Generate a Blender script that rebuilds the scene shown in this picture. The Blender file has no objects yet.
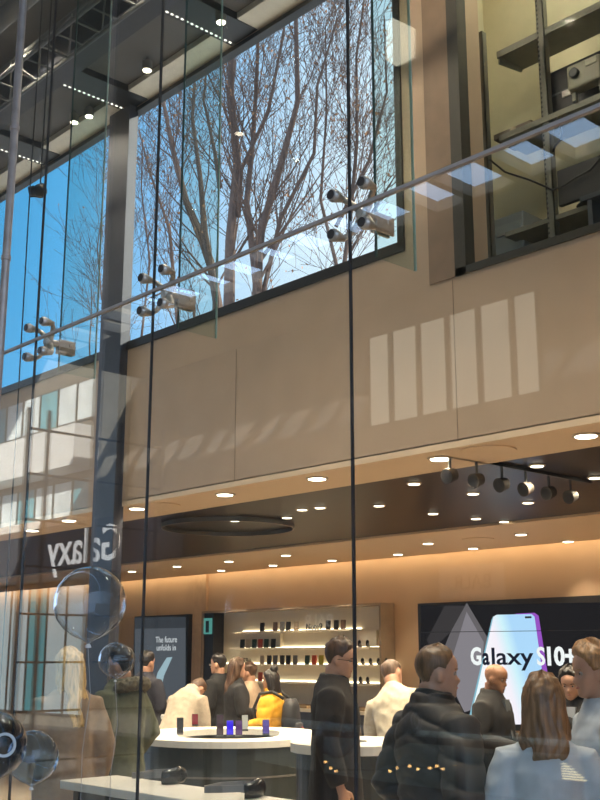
import bpy, bmesh, math, random
import numpy as np
from mathutils import Vector, Matrix, Euler, noise

random.seed(7)
S = bpy.context.scene
COL = S.collection
PI = math.pi

# ------------------------------------------------------------------ camera
F = 1081.6                                   # focal length in pixels of the 600 x 800 frame
PITCH = math.atan(257 / F)
AZ = math.atan(1030 / 1112)
HV = Vector((-math.cos(AZ), math.sin(AZ), 0))     # horizontal heading
RV = Vector((HV.y, -HV.x, 0))                     # to the right
FW = HV * math.cos(PITCH) + Vector((0, 0, math.sin(PITCH)))
UP = Vector((0, 0, math.cos(PITCH))) - HV * math.sin(PITCH)
EYE = Vector((0, 0, 1.74))
cd = bpy.data.cameras.new('camera')
cam = bpy.data.objects.new('camera', cd)
COL.objects.link(cam)
cam.matrix_world = Matrix((RV, UP, -FW)).transposed().to_4x4()
cam.location = EYE
cd.sensor_fit = 'VERTICAL'
cd.sensor_height = 36
cd.lens = 36 * F / 800
cd.clip_start = .05
cd.clip_end = 400
S.camera = cam

# ------------------------------------------------------------------ world: clear winter sky, paler towards the sun, boosted behind the camera to brighten skylight reflections
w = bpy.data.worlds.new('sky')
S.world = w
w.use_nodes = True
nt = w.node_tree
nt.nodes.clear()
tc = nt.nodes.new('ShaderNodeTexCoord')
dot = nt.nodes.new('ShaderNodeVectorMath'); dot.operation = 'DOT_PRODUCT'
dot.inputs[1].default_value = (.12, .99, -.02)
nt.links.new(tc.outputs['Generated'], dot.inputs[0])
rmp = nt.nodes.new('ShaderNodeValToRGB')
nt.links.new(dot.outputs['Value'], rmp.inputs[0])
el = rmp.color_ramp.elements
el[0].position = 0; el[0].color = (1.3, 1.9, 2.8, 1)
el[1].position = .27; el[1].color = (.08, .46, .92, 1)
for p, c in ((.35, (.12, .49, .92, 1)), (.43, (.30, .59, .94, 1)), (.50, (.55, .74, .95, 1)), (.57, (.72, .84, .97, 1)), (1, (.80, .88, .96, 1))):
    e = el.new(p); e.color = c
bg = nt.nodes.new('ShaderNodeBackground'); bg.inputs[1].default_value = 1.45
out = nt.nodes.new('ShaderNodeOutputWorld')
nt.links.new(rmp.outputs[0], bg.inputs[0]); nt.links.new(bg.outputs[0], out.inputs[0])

sun = bpy.data.lights.new('sun', 'SUN'); sun.energy = 12; sun.angle = .01; sun.color = (1, .93, .82)
so = bpy.data.objects.new('sun', sun); COL.objects.link(so)
so.rotation_euler = Vector((.45, .7, .48)).to_track_quat('Z', 'Y').to_euler()
so.location = (20, 30, 30)

S.view_settings.view_transform = 'Standard'
S.view_settings.look = 'None'
S.view_settings.exposure = 0
S.view_settings.gamma = 1
S.view_settings.use_curve_mapping = False
S.cycles.use_denoising = True
S.cycles.max_bounces = 8
S.cycles.transparent_max_bounces = 40
S.cycles.sample_clamp_indirect = 4

WASH_W = 215         # watts of one unseen wall washer added to light the fascia
HALL_W = 400        # watts of one unseen lamp added over the front of the hall
SPOT_W = 320          # watts of one lower-ceiling downlight


# ------------------------------------------------------------------ measuring helpers
def ray(px, py):
    return FW * F + RV * (px - 300) + UP * (400 - py)
def onY(px, py, Y):
    d = ray(px, py); return EYE + d * (Y / d.y)
def onX(px, py, X):
    d = ray(px, py); return EYE + d * (X / d.x)
def onZ(px, py, Z):
    d = ray(px, py); return EYE + d * ((Z - EYE.z) / d.z)
def onD(px, py, D):
    d = ray(px, py); return EYE + d * (D / d.dot(HV))
YG, YF, YB = 3.2, 6.4, 13.3        # glass, fascia wall, back wall
ZC, ZA = 3.3, 8.0                  # low shop ceiling, atrium ceiling
def facing_street(v):              # where a thing seen mirrored in the glass really stands
    return Vector((v.x, 2 * YG - v.y, v.z))


# ------------------------------------------------------------------ materials
MATS = {}
def mat(name, col, rough=.5, metal=0, var=.08, scale=8, bump=0, emit=0, spec=.5, stretch=None):
    if name in MATS: return MATS[name]
    m = bpy.data.materials.new(name); m.use_nodes = True
    n = m.node_tree.nodes; l = m.node_tree.links
    b = n['Principled BSDF']
    b.inputs['Roughness'].default_value = rough
    b.inputs['Metallic'].default_value = metal
    b.inputs['Specular IOR Level'].default_value = spec
    c = (*col, 1)
    t = n.new('ShaderNodeTexCoord')
    no = n.new('ShaderNodeTexNoise'); no.inputs['Scale'].default_value = scale; no.inputs['Detail'].default_value = 4
    if stretch:
        mp = n.new('ShaderNodeMapping'); mp.inputs['Scale'].default_value = stretch
        l.new(t.outputs['Object'], mp.inputs[0]); l.new(mp.outputs[0], no.inputs['Vector'])
    else:
        l.new(t.outputs['Object'], no.inputs['Vector'])
    r = n.new('ShaderNodeValToRGB')
    r.color_ramp.elements[0].position = .3; r.color_ramp.elements[1].position = .7
    r.color_ramp.elements[0].color = (*[max(0, x * (1 - var)) for x in col], 1)
    r.color_ramp.elements[1].color = (*[min(1, x * (1 + var)) for x in col], 1)
    l.new(no.outputs['Fac'], r.inputs[0]); l.new(r.outputs[0], b.inputs['Base Color'])
    if bump:
        bp = n.new('ShaderNodeBump'); bp.inputs['Strength'].default_value = bump; bp.inputs['Distance'].default_value = .01
        l.new(no.outputs['Fac'], bp.inputs['Height']); l.new(bp.outputs[0], b.inputs['Normal'])
    if emit:
        b.inputs['Emission Color'].default_value = c; b.inputs['Emission Strength'].default_value = emit
    MATS[name] = m
    return m

def glow(name, col, strength):
    if name in MATS: return MATS[name]
    m = bpy.data.materials.new(name); m.use_nodes = True
    n = m.node_tree.nodes; n.clear()
    e = n.new('ShaderNodeEmission'); e.inputs[0].default_value = (*col, 1); e.inputs[1].default_value = strength
    o = n.new('ShaderNodeOutputMaterial'); m.node_tree.links.new(e.outputs[0], o.inputs[0])
    MATS[name] = m
    return m

def glass(name, tint=(.93, .96, .95), gain=1.0, base=.04, rough=0):
    if name in MATS: return MATS[name]
    m = bpy.data.materials.new(name); m.use_nodes = True
    n = m.node_tree.nodes; l = m.node_tree.links; n.clear()
    lw = n.new('ShaderNodeLayerWeight'); lw.inputs[0].default_value = .5
    pw = n.new('ShaderNodeMath'); pw.operation = 'POWER'; pw.inputs[1].default_value = 3.6
    ml = n.new('ShaderNodeMath'); ml.operation = 'MULTIPLY_ADD'; ml.inputs[1].default_value = gain; ml.inputs[2].default_value = base
    ml.use_clamp = True
    l.new(lw.outputs['Facing'], pw.inputs[0]); l.new(pw.outputs[0], ml.inputs[0])
    tr = n.new('ShaderNodeBsdfTransparent'); tr.inputs[0].default_value = (*tint, 1)
    gl = n.new('ShaderNodeBsdfGlossy'); gl.inputs['Roughness'].default_value = rough
    mx = n.new('ShaderNodeMixShader')
    l.new(ml.outputs[0], mx.inputs[0]); l.new(tr.outputs[0], mx.inputs[1]); l.new(gl.outputs[0], mx.inputs[2])
    o = n.new('ShaderNodeOutputMaterial'); l.new(mx.outputs[0], o.inputs[0])
    MATS[name] = m
    return m

G_FACADE = glass('facade_glass', (.93, .955, .95), 1.25, .055)
G_CLEAR = glass('window_glass', (.98, .99, .99), .02, .0005)
G_FIN = glass('fin_glass', (.86, .93, .91), .35, .03)
G_BALL = glass('balloon_film', (.90, .94, .98), 1.6, .03)
TAN = mat('tan_plaster', (.56, .40, .27), .6, var=.04, scale=3)
SOFFIT = mat('tan_ceiling_paint', (.93, .69, .46), .6, var=.02, scale=2)
ORANGE = mat('warm_wall_paint', (.56, .385, .25), .6, var=.04, scale=2)
DARKCEIL = mat('dark_gloss_ceiling', (.020, .012, .009), .3, var=.1, scale=2, spec=.10)
GREYCEIL = mat('grey_ceiling_paint', (.115, .11, .107), .7, var=.06, scale=2)
BLACK = mat('black_paint', (.012, .012, .014), .45)
NAVY = mat('dark_blue_grey_metal', (.028, .031, .046), .5, var=.1)
DKGREY = mat('dark_grey_metal', (.10, .105, .11), .4, var=.15)
STEEL = mat('brushed_steel', (.48, .44, .39), .36, metal=.75, var=.1, scale=30)
POLE = mat('worn_bronze_pole', (.36, .29, .25), .45, metal=.3, var=.15, scale=12)
WHITE = mat('white_laminate', (.80, .76, .68), .35, var=.02)
FLOOR = mat('grey_floor_tile', (.60, .51, .41), .3, var=.1, scale=4)
CREAM = mat('cream_shelf_board', (.80, .70, .54), .5, var=.03)
STOREWALL = mat('yellowish_wall_paint', (.63, .57, .38), .7, var=.05)
RACK = mat('grey_green_rack_metal', (.20, .19, .145), .5, var=.1)
CONC = mat('street_concrete', (.42, .41, .39), .8, var=.15, scale=3, bump=.2)
PAVE = mat('street_paving', (.12, .115, .11), .8, var=.2, scale=5, bump=.2)
LAMP = glow('lamp_diffuser', (1, .86, .66), 14)
LAMPDIM = glow('small_lamp_diffuser', (1, .84, .62), 6)
LED = glow('led_dots', (1, .93, .82), 3)
STRIP = glow('shelf_led', (1, .84, .58), 6)
COVE = glow('cove_led', (1, .80, .50), 8)


# ------------------------------------------------------------------ mesh helpers
class MB:
    def __init__(self): self.v = []; self.f = []
    def add(self, vs, fs):
        o = len(self.v); self.v += [Vector(p) for p in vs]; self.f += [[i + o for i in q] for q in fs]; return self
    def box(self, a, b):
        x0, y0, z0 = a; x1, y1, z1 = b
        x0, x1 = min(x0, x1), max(x0, x1); y0, y1 = min(y0, y1), max(y0, y1); z0, z1 = min(z0, z1), max(z0, z1)
        return self.add([(x0, y0, z0), (x1, y0, z0), (x1, y1, z0), (x0, y1, z0), (x0, y0, z1), (x1, y0, z1), (x1, y1, z1), (x0, y1, z1)],
                        [(3, 2, 1, 0), (4, 5, 6, 7), (0, 1, 5, 4), (1, 2, 6, 5), (2, 3, 7, 6), (3, 0, 4, 7)])
    def loft(self, rings, cap=True, close=True):
        n = len(rings[0]); vs = [p for r in rings for p in r]; fs = []
        for i in range(len(rings) - 1):
            for j in range(n if close else n - 1):
                a = i * n + j; b = i * n + (j + 1) % n
                fs.append((a, b, b + n, a + n))
        if cap:
            fs.append(tuple(range(n - 1, -1, -1))); k = (len(rings) - 1) * n; fs.append(tuple(range(k, k + n)))
        return self.add(vs, fs)
    def tube(self, pts, r, n=10, cap=True, round_ends=False):
        pts = [Vector(p) for p in pts]
        if not hasattr(r, '__len__'): r = [r] * len(pts)
        r = list(r)
        if round_ends:
            d0 = (pts[0] - pts[1]).normalized(); d1 = (pts[-1] - pts[-2]).normalized()
            P = [pts[0] + d0 * r[0] * .95, pts[0] + d0 * r[0] * .6] + pts + [pts[-1] + d1 * r[-1] * .6, pts[-1] + d1 * r[-1] * .95]
            R = [r[0] * .3, r[0] * .8] + r + [r[-1] * .8, r[-1] * .3]
            pts, r = P, R
        ref = None; rings = []
        for i, p in enumerate(pts):
            t = (pts[min(i + 1, len(pts) - 1)] - pts[max(i - 1, 0)])
            if t.length < 1e-9: t = Vector((0, 0, 1))
            t.normalize()
            if ref is None:
                ref = t.orthogonal().normalized()
            ref = (ref - t * ref.dot(t))
            if ref.length < 1e-6: ref = t.orthogonal()
            ref.normalize(); bb = t.cross(ref)
            rings.append([p + (ref * math.cos(2 * PI * k / n) + bb * math.sin(2 * PI * k / n)) * r[i] for k in range(n)])
        return self.loft(rings, cap)
    def cyl(self, a, b, r, n=20): return self.tube([a, b], r, n)
    def disc_stack(self, c, axis, prof, n=24):
        """lathe: prof = [(distance along axis, radius)]"""
        c = Vector(c); axis = Vector(axis).normalized(); u = axis.orthogonal().normalized(); v = axis.cross(u)
        return self.loft([[c + axis * d + (u * math.cos(2 * PI * k / n) + v * math.sin(2 * PI * k / n)) * r for k in range(n)] for d, r in prof])
    def ball(self, c, r, n=16, m=10):
        c = Vector(c)
        if not hasattr(r, '__len__'): r = (r, r, r)
        rings = []
        for i in range(m + 1):
            th = PI * (i + .02) / (m + .04)
            rings.append([c + Vector((r[0] * math.sin(th) * math.cos(2 * PI * k / n), r[1] * math.sin(th) * math.sin(2 * PI * k / n), -r[2] * math.cos(th))) for k in range(n)])
        return self.loft(rings)
    def prism(self, poly, ext):
        ext = Vector(ext); n = len(poly); p = [Vector(q) for q in poly]
        return self.loft([p, [q + ext for q in p]])
    def mesh(self, name):
        me = bpy.data.meshes.new(name); me.from_pydata([tuple(p) for p in self.v], [], self.f); me.update()
        bm = bmesh.new(); bm.from_mesh(me); bmesh.ops.recalc_face_normals(bm, faces=bm.faces); bm.to_mesh(me); bm.free()
        return me
    def build(self, name, m, parent=None, smooth=False, bevel=0, origin=None):
        if origin is not None:
            origin = Vector(origin); self.v = [p - origin for p in self.v]
        me = self.mesh(name); me.materials.append(m)
        if smooth: me.polygons.foreach_set('use_smooth', [True] * len(me.polygons))
        o = bpy.data.objects.new(name, me); COL.objects.link(o)
        if origin is not None: o.location = origin
        if parent: o.parent = parent
        if bevel:
            b = o.modifiers.new('bevel', 'BEVEL'); b.width = bevel; b.segments = 2; b.limit_method = 'ANGLE'
        return o

def tag(o, label, cat, group=None):
    o['label'] = label; o['category'] = cat
    if group: o['group'] = group
    return o
def thing(name, label, cat, loc=(0, 0, 0), rotz=0, group=None):
    o = bpy.data.objects.new(name, None); COL.objects.link(o); o.empty_display_size = .1
    o.location = loc; o.rotation_euler = (0, 0, rotz)
    return tag(o, label, cat, group)
def struct(name, mb, m, smooth=False):
    o = mb.build(name, m, smooth=smooth); o['kind'] = 'structure'; return o
def text_mesh(s, size, ext=.004, bold=0):
    cu = bpy.data.curves.new('t', 'FONT'); cu.body = s; cu.size = size; cu.extrude = ext; cu.offset = bold; cu.align_x = 'CENTER'; cu.resolution_u = 3
    o = bpy.data.objects.new('t', cu); COL.objects.link(o)
    dg = bpy.context.evaluated_depsgraph_get()
    me = bpy.data.meshes.new_from_object(o.evaluated_get(dg))
    bpy.data.objects.remove(o); return me
def text(name, s, size, m, parent, loc, flip=False, ext=.004, bold=0, sx=1):
    me = text_mesh(s, size, ext, bold); me.materials.clear(); me.materials.append(m)
    o = bpy.data.objects.new(name, me); COL.objects.link(o); o.parent = parent
    o.location = loc; o.rotation_euler = (PI / 2, 0, PI if flip else 0); o.scale = (sx, 1, 1)
    return o
ORD = ['first', 'second', 'third', 'fourth', 'fifth', 'sixth', 'seventh', 'eighth', 'ninth', 'tenth', 'eleventh', 'twelfth', 'thirteenth', 'fourteenth', 'fifteenth', 'sixteenth', 'seventeenth', 'eighteenth', 'nineteenth', 'twentieth']

# ================================================================== STRUCTURE
XL, XR = -27, -.8
struct('floor', MB().box((XL, YG, -.1), (XR, YB + .2, 0)), FLOOR)
struct('ground', MB().box((-60, -40, -.35), (30, YG, -.1)).box((-60, YG, -.35), (30, 60, -.12)), PAVE)
# fascia wall at YF: lower band, column between windows, right parts
SILL, WTOP, FZ = 5.08, 7.94, 3.35
WX = -5.66
struct('wall_back_upper', MB()
       .box((XL, YF, FZ), (WX, YF + .3, SILL)).box((XL, YF, WTOP), (WX, YF + .08, ZA + .3))
       .box((XL, YF, SILL), (-16, YF + .3, WTOP))
       .box((WX, YF, FZ), (XR, YF + .3, 4.70)).box((WX, YF, 4.70), (-5.0, YF + .3, ZA + .3))
       .box((-4.97, YF, 7.9), (XR, YF + .3, ZA + .3)), TAN)
fb = MB()
for (a, b) in (((-16, YF - .02, SILL - .05), (WX + .04, YF + .12, SILL + .04)), ((-16, YF - .01, WTOP - .03), (WX + .04, YF + .09, WTOP + .02)), ((WX - .03, YF - .02, SILL), (WX + .04, YF + .12, WTOP))):
    fb.box(a, b)
struct('window_1_frame', fb, BLACK)
for i_, px in enumerate((236, 456)):
    x = onY(px, 380, YF).x
    struct('trim_panel_joint_%d' % (i_ + 1), MB().box((x - .003, YF - .003, FZ), (x + .003, YF + .01, 4.64)), mat('joint_brown', (.30, .21, .14), .7))
struct('window_1', MB().box((-16, YF + .05, SILL), (WX, YF + .07, WTOP)), G_CLEAR)
fb = MB().box((-5.09, YF - .02, 4.66), (-4.98, YF + .1, 7.9)).box((-5.09, YF - .02, 4.66), (XR, YF + .1, 4.72))
struct('window_2_frame', fb, mat('olive_frame', (.055, .05, .038), .5))
struct('window_2', MB().box((-4.95, YF + .03, 4.7), (XR, YF + .05, 7.9)), G_CLEAR)
struct('pillar', MB().box((-10.12, YF - .10, 0), (-9.70, YF + .02, ZA)), NAVY)
struct('trim_1', MB().box((-5.36, YF - .012, 4.66), (-5.09, YF, ZA)), mat('brown_edge_trim', (.30, .20, .13), .6))
# low ceiling in three strips: tan, dark gloss, tan
struct('ceiling_front', MB().box((XL, YF, ZC), (XR, 7.16, ZC + .06)), SOFFIT)
struct('ceiling_dark', MB().box((XL, 7.16, ZC + .03), (XR, 10.7, ZC + .09)), DARKCEIL)
struct('ceiling_rear', MB().box((XL, 10.7, ZC), (XR, YB - .28, ZC + .06)), SOFFIT)
struct('ceiling_cove', MB().box((XL, YB - .28, ZC), (XR, YB - .25, ZC + .22)).box((XL, YB - .28, ZC + .22), (XR, YB + .2, ZC + .26)), SOFFIT)
struct('wall_back', MB().box((XL, YB, -.1), (XR, YB + .2, ZC + .26)), ORANGE)
struct('roof', MB().box((XL, YF + .3, 4.0), (XR, YB + .2, 4.1)).box((XL, YB, ZC + .2), (XR, YB + .2, 4.1)), CONC)
struct('wall_left', MB().box((XL - .2, YG, -.1), (XL, YB + .2, ZA + .3)), ORANGE)
struct('wall_right', MB().box((XR, YG, -.1), (XR + .2, YB + .2, ZA + .3)), ORANGE)
# atrium ceiling: dark grey with black led channels running to the wall
struct('ceiling_atrium', MB().box((XL, YG + .1, ZA + .05), (XR, 6.12, ZA + .2)), GREYCEIL)
struct('ceiling_edge', MB().box((XL, 6.12, ZA - .02), (XR, YF, ZA + .2)), mat('beige_ceiling_edge', (.80, .72, .58), .7))
struct('beam_front', MB().box((XL, 5.0, ZA - .28), (XR, 5.28, ZA + .05)), NAVY)
struct('beam_rear', MB().box((XL, 3.4, ZA - .1), (XR, 4.1, ZA + .05)), BLACK)

# street side: opposite block and glazed canopy, seen only as reflections in the shop glass
YO = -9.6
opp = MB().box((-24, YO - .4, -.1), (6, YO, 6.4)).box((-24, YO - .4, 8.3), (6, YO, 9.6)).box((-24, YO - .4, 6.4), (-15.2, YO, 8.3)).box((-10.85, YO - .4, 6.4), (6, YO, 8.3))
struct('wall_opposite', opp, mat('street_wall_render', (.15, .14, .13), .8, var=.1, scale=1.5))
struct('window_3', MB().box((-15.2, YO - .08, 6.4), (-10.6, YO - .04, 8.3)), glow('beige_window_glow', (.95, .90, .74), 1.5))  # window brightness is put in as a beige glow of its own
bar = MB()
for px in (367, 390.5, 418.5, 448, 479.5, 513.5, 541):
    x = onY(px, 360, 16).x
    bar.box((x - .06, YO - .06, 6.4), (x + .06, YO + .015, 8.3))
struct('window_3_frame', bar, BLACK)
# canopy with skylights: low over the street; unseen high slab added at left to keep sky reflections out
can = MB(); CY0, CY1, CZ = YO, 3.0, 9.0
CX = -23.5
rows = [(-6.8, -5.75)]
can.box((CX, CY0, CZ), (6, -6.8, CZ + .2)).box((CX, -5.75, CZ), (6, CY1, CZ + .2))
for y0, y1 in rows:
    x = CX
    k = 0
    while x < 6:
        can.box((x, y0, CZ), (x + (.3 if k % 2 else .14), y1, CZ + .2)); x += .95; k += 1
can.box((-70, CY0 - .4, 16), (CX, CY1, 16.3))
struct('roof_canopy', can, mat('canopy_grey', (.14, .14, .135), .7))


# ------------------------------------------------------------------ facade glass
SEAM = [-12.0, -10.3, -8.8, -7.33, -5.88, -4.62, -3.13, -1.64, XR]
n = 10
ZJ = 3.67
for i in range(len(SEAM) - 1):
    for z0, z1 in ((0, ZJ - .006), (ZJ + .006, ZA)):
        struct('window_%d' % n, MB().box((SEAM[i] + .004, YG - .006, z0 + .002), (SEAM[i + 1] - .004, YG + .006, z1)), G_FACADE); n += 1
SEALM = mat('dark_sealant', (.02, .02, .022), .5)
k = 1
for x in SEAM[1:-1]:
    struct('trim_seam_%d' % k, MB().box((x - .0042, YG - .007, 0), (x + .0042, YG + .007, ZA)), SEALM); k += 1
struct('trim_joint', MB().box((SEAM[0], YG - .010, ZJ - .008), (XR, YG + .010, ZJ + .008)), mat('joint_grey', (.40, .35, .32), .5, metal=.2))

FINP = ['behind the third seam from the right', 'behind the middle seam', 'behind the seam at right of the tree window']
fl = {-5.88: 'glass fin behind the leftmost seam, beside the worn pole', -4.62: 'glass fin hanging behind the seam in front of the bare trees', -3.13: 'glass fin hanging behind the seam by the picture window end'}
for x, lab in fl.items():
    t = thing('glass_fin', 'vertical ' + lab, 'glass fin', (x, YG + .06, ZJ - .1))
    MB().box((-.006, .11, -.08), (.006, .37, ZA - ZJ)).build('blade', G_FIN, t)
    MB().box((-.006, .104, -.08), (.006, .11, ZA - ZJ)).build('front_edge', mat('fin_edge_dark', (.04, .09, .085), .2), t)['label'] = 'dark green polished front edge'
    MB().box((-.006, .37, -.08), (.006, .376, ZA - ZJ)).build('rear_edge', mat('fin_edge_light', (.45, .58, .52), .2), t)['label'] = 'pale green rear edge'

def spider(x, lab):
    t = thing('spider_fitting', lab, 'glass fitting', (x, YG, ZJ))
    d = .095
    for sx in (-1, 1):
        for sz in (-1, 1):
            a = MB().tube([(0, .09, 0), (sx * d * .45, .085, sz * d * .5), (sx * d * .8, .07, sz * d * .85), (sx * d, .05, sz * d)], [.022, .017, .014, .015], 10)
            ar = a.build('arm', STEEL, t, smooth=True)
            MB().disc_stack((sx * d, -.014, sz * d), (0, 1, 0), [(-.012, .018), (-.008, .027), (.006, .030), (.012, .030), (.07, .014), (.075, .014)], 18).build('bolt', STEEL, ar, smooth=False)
            MB().disc_stack((sx * d, -.027, sz * d), (0, 1, 0), [(-.002, .022), (.003, .022)], 16).build('bolt_face', mat('bolt_dark', (.07, .06, .055), .35, metal=.5), ar)
    MB().disc_stack((0, .06, 0), (0, 1, 0), [(0, .022), (.01, .030), (.04, .030), (.05, .023), (.16, .021), (.165, .027), (.185, .027), (.19, .021)], 20).build('hub', STEEL, t, smooth=False)
    MB().box((-.022, .15, -.06), (-.008, .27, .03)).box((.008, .15, -.06), (.022, .27, .03)).build('fin_clamp', STEEL, t, bevel=.004)
for x, lab in ((-5.88, 'leftmost steel spider fitting with four bolts, beside the pole'), (-4.62, 'steel spider fitting at the seam in front of the bare trees'), (-3.13, 'steel spider fitting nearest the right end of the tree window')):
    spider(x, lab)

# worn pole outside the glass, and the hanging cable and camera
t = thing('standing_pole', 'worn grey brown pole standing outside the glass at far left', 'pole', (-5.68, 2.86, -.1))
MB().tube([(0, 0, 0), (0, 0, 8.1)], .024, 16).build('shaft', POLE, t, smooth=True)
for z in (3.1, 4.15, 5.0): MB().disc_stack((0, 0, z), (0, 0, 1), [(0, .024), (.004, .029), (.03, .029), (.034, .024)], 16).build('joint_ring', POLE, t)
MB().disc_stack((0, 0, 0), (0, 0, 1), [(0, .08), (.012, .08), (.014, .03), (.05, .03)], 20).build('base_plate', POLE, t)
p = onY(40, 191, 3.75)
t = thing('security_camera', 'small black camera hanging on a thin rod in front of the sky', 'camera', p)
MB().ball((0, 0, 0), (.055, .055, .055)).build('housing', BLACK, t, smooth=True)
MB().disc_stack((-.01, -.035, -.01), (-.7, -1, -.3), [(0, .045), (.045, .042), (.05, .03)], 16).build('lens', mat('lens_black', (.02, .02, .03), .1), t)
MB().cyl((0, 0, .03), (0, 0, ZA - p.z - .05), .006, 8).build('rod', BLACK, t)
MB().box((-.03, -.01, .03), (.03, .03, .055)).build('bracket', DKGREY, t)
p = onY(30, 200, 3.5)
tag(MB().tube([(p.x, p.y, 0), (p.x + .01, p.y, 3), (p.x - .01, p.y, 5), (p.x, p.y, ZA)], .005, 6).build('hanging_cable', BLACK, origin=(p.x, p.y, 0)), 'thin black cable hanging straight down beside the leftmost seam', 'cable')

# ------------------------------------------------------------------ atrium ceiling: led channels, spots, truss
for i, (x, nm) in enumerate(((-7.9, 'nearest the tree window top'), (-9.83, 'meeting the dark pillar'), (-11.76, 'farthest left, over the blue sky'))):
    t = thing('led_channel', 'black ceiling channel with a dotted light line, ' + nm, 'ceiling light', (x, 5.3, ZA))
    MB().box((-.05, 0, -.03), (.36, 1.09, .05)).build('channel', BLACK, t)
    MB().box((-.01, .06, -.036), (.005, 1.09, -.03)).build('carrier', DKGREY, t)
    for q in range(16): MB().box((-.006, .08 + q * .062, -.042), (.006, .108 + q * .062, -.03)).build('led_lamp', LED, t)
sp = [(147, 72, 'hanging left of the tree window corner'), (74, 124, 'lower one of the pair above the blue window'), (89, 118, 'upper one of the pair above the blue window'), (221, 24, 'above the tree window')]
for px, py, nm in sp:
    p = onZ(px, py, ZA - .12)
    t = thing('ceiling_spotlight', 'small lit ceiling spotlight ' + nm, 'spotlight', (p.x, p.y, ZA + .04))
    MB().disc_stack((0, 0, -.14), (0, 0, 1), [(0, .052), (.01, .055), (.10, .055), (.11, .04)], 18).build('housing', mat('grey_lamp_housing', (.25, .24, .22), .5), t)
    MB().cyl((0, 0, -.04), (0, 0, .02), .014, 10).build('stem', DKGREY, t)
    MB().disc_stack((0, 0, -.146), (0, 0, 1), [(0, .044), (.006, .044)], 18).build('lens', LAMP, t)
    L = bpy.data.lights.new('spot', 'SPOT'); L.energy = 60; L.spot_size = 2.2; L.spot_blend = .8; L.shadow_soft_size = .05; L.color = (1, .85, .66)
    lo = bpy.data.objects.new('bulb', L); COL.objects.link(lo); lo.parent = t; lo.location = (0, 0, -.17)
for i, x in enumerate((-13.5, -11.4, -9.3, -7.2, -5.2, -3.2)):  # unseen lamps added to light the fascia wall
    t = thing('added_wall_washer', '%s added unseen wall washer from the left, under the ceiling close to the glass' % ORD[i], 'spotlight', (x, 4.35, ZA + .05), 0, 'added wall washers')
    MB().disc_stack((0, 0, -.12), (0, .6, -.8), [(-.08, .06), (.06, .07), (.062, .05)], 18).build('housing', DKGREY, t)
    MB().cyl((0, 0, -.1), (0, 0, 0), .014, 10).build('stem', DKGREY, t)
    MB().disc_stack((0, 0, -.12), (0, .6, -.8), [(.06, .05), (.066, .05)], 18).build('lens', LAMPDIM, t)
    L = bpy.data.lights.new('spot', 'SPOT'); L.energy = WASH_W; L.spot_size = 2.0; L.spot_blend = .9; L.shadow_soft_size = .05; L.color = (1, .83, .62)
    lo = bpy.data.objects.new('bulb', L); COL.objects.link(lo); lo.parent = t; lo.location = (0, .05, -.19); lo.rotation_euler = (.72, 0, 0)
for i, x in enumerate((-6.6, -5.4, -4.3, -3.2, -2.1)):  # unseen lamps added to light the people near the glass
    t = thing('added_hall_lamp', '%s added unseen lamp from the left, high over the people close to the glass' % ORD[i], 'spotlight', (x, 4.42, ZA + .05), 0, 'added hall lamps')
    MB().disc_stack((0, 0, -.18), (0, 0, 1), [(0, .08), (.01, .09), (.14, .09), (.15, .06)], 20).build('housing', DKGREY, t)
    MB().cyl((0, 0, -.04), (0, 0, 0), .016, 10).build('stem', DKGREY, t)
    MB().disc_stack((0, 0, -.186), (0, 0, 1), [(0, .07), (.006, .07)], 20).build('lens', LAMPDIM, t)
    L = bpy.data.lights.new('spot', 'SPOT'); L.energy = HALL_W; L.spot_size = 1.25; L.spot_blend = .7; L.shadow_soft_size = .08; L.color = (1, .86, .68)
    lo = bpy.data.objects.new('bulb', L); COL.objects.link(lo); lo.parent = t; lo.location = (0, 0, -.21)
t = thing('lighting_truss', 'dark metal truss running along the ceiling at upper left', 'truss', (-12, 4.75, ZA - .3))
TX = 9
for (y, z) in ((-.16, -.14), (.16, -.14), (0, .14)): MB().cyl((-TX, y, z), (TX, y, z), .022, 10).build('chord', DKGREY, t)
mb = MB(); q = -TX; k = 0
while q < TX - .3:
    a = (q, -.16, -.14) if k % 2 else (q, 0, .14); b = (q + .3, 0, .14) if k % 2 else (q + .3, -.16, -.14)
    mb.tube([a, b], .010, 6); a2 = (a[0], -a[1], a[2]); b2 = (b[0], -b[1], b[2]); mb.tube([a2, b2], .010, 6)
    mb.tube([(q, -.16, -.14), (q, .16, -.14)], .009, 6); q += .3; k += 1
mb.build('lacing', DKGREY, t)
MB().tube([(-TX, -.5, .08), (TX, -.5, .08)], .09, 12).build('duct', mat('grey_duct', (.16, .165, .17), .5), t, smooth=True)
for q in range(-8, 9, 4): MB().cyl((q, 0, .14), (q, 0, .34), .01, 8).build('hanger', DKGREY, t)

# ------------------------------------------------------------------ low ceiling lights
def downlight(px, py, z, r, label, group, watts, dim=False, cone=2.5):
    p = onZ(px, py, z)
    t = thing('downlight', label, 'ceiling light', (p.x, p.y, z), 0, group)
    MB().disc_stack((0, 0, -.012), (0, 0, 1), [(0, r * .92), (.002, r * 1.18), (.010, r * 1.22), (.011, r * 1.22)], 28).build('trim_ring', mat('lamp_ring', (.55, .45, .34), .4), t)
    MB().disc_stack((0, 0, -.016), (0, 0, 1), [(0, r * .9), (.006, r * .95)], 24).build('diffuser', LAMPDIM if dim else LAMP, t)
    if watts:
        L = bpy.data.lights.new('spot', 'SPOT'); L.energy = watts; L.spot_size = cone; L.spot_blend = .9; L.shadow_soft_size = r; L.color = (1, .80, .56)
        lo = bpy.data.objects.new('bulb', L); COL.objects.link(lo); lo.parent = t; lo.location = (0, 0, -.03)
front = [(32, 530), (69, 520), (137, 508), (225, 494), (317, 478), (440, 458), (586, 435)]
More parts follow.
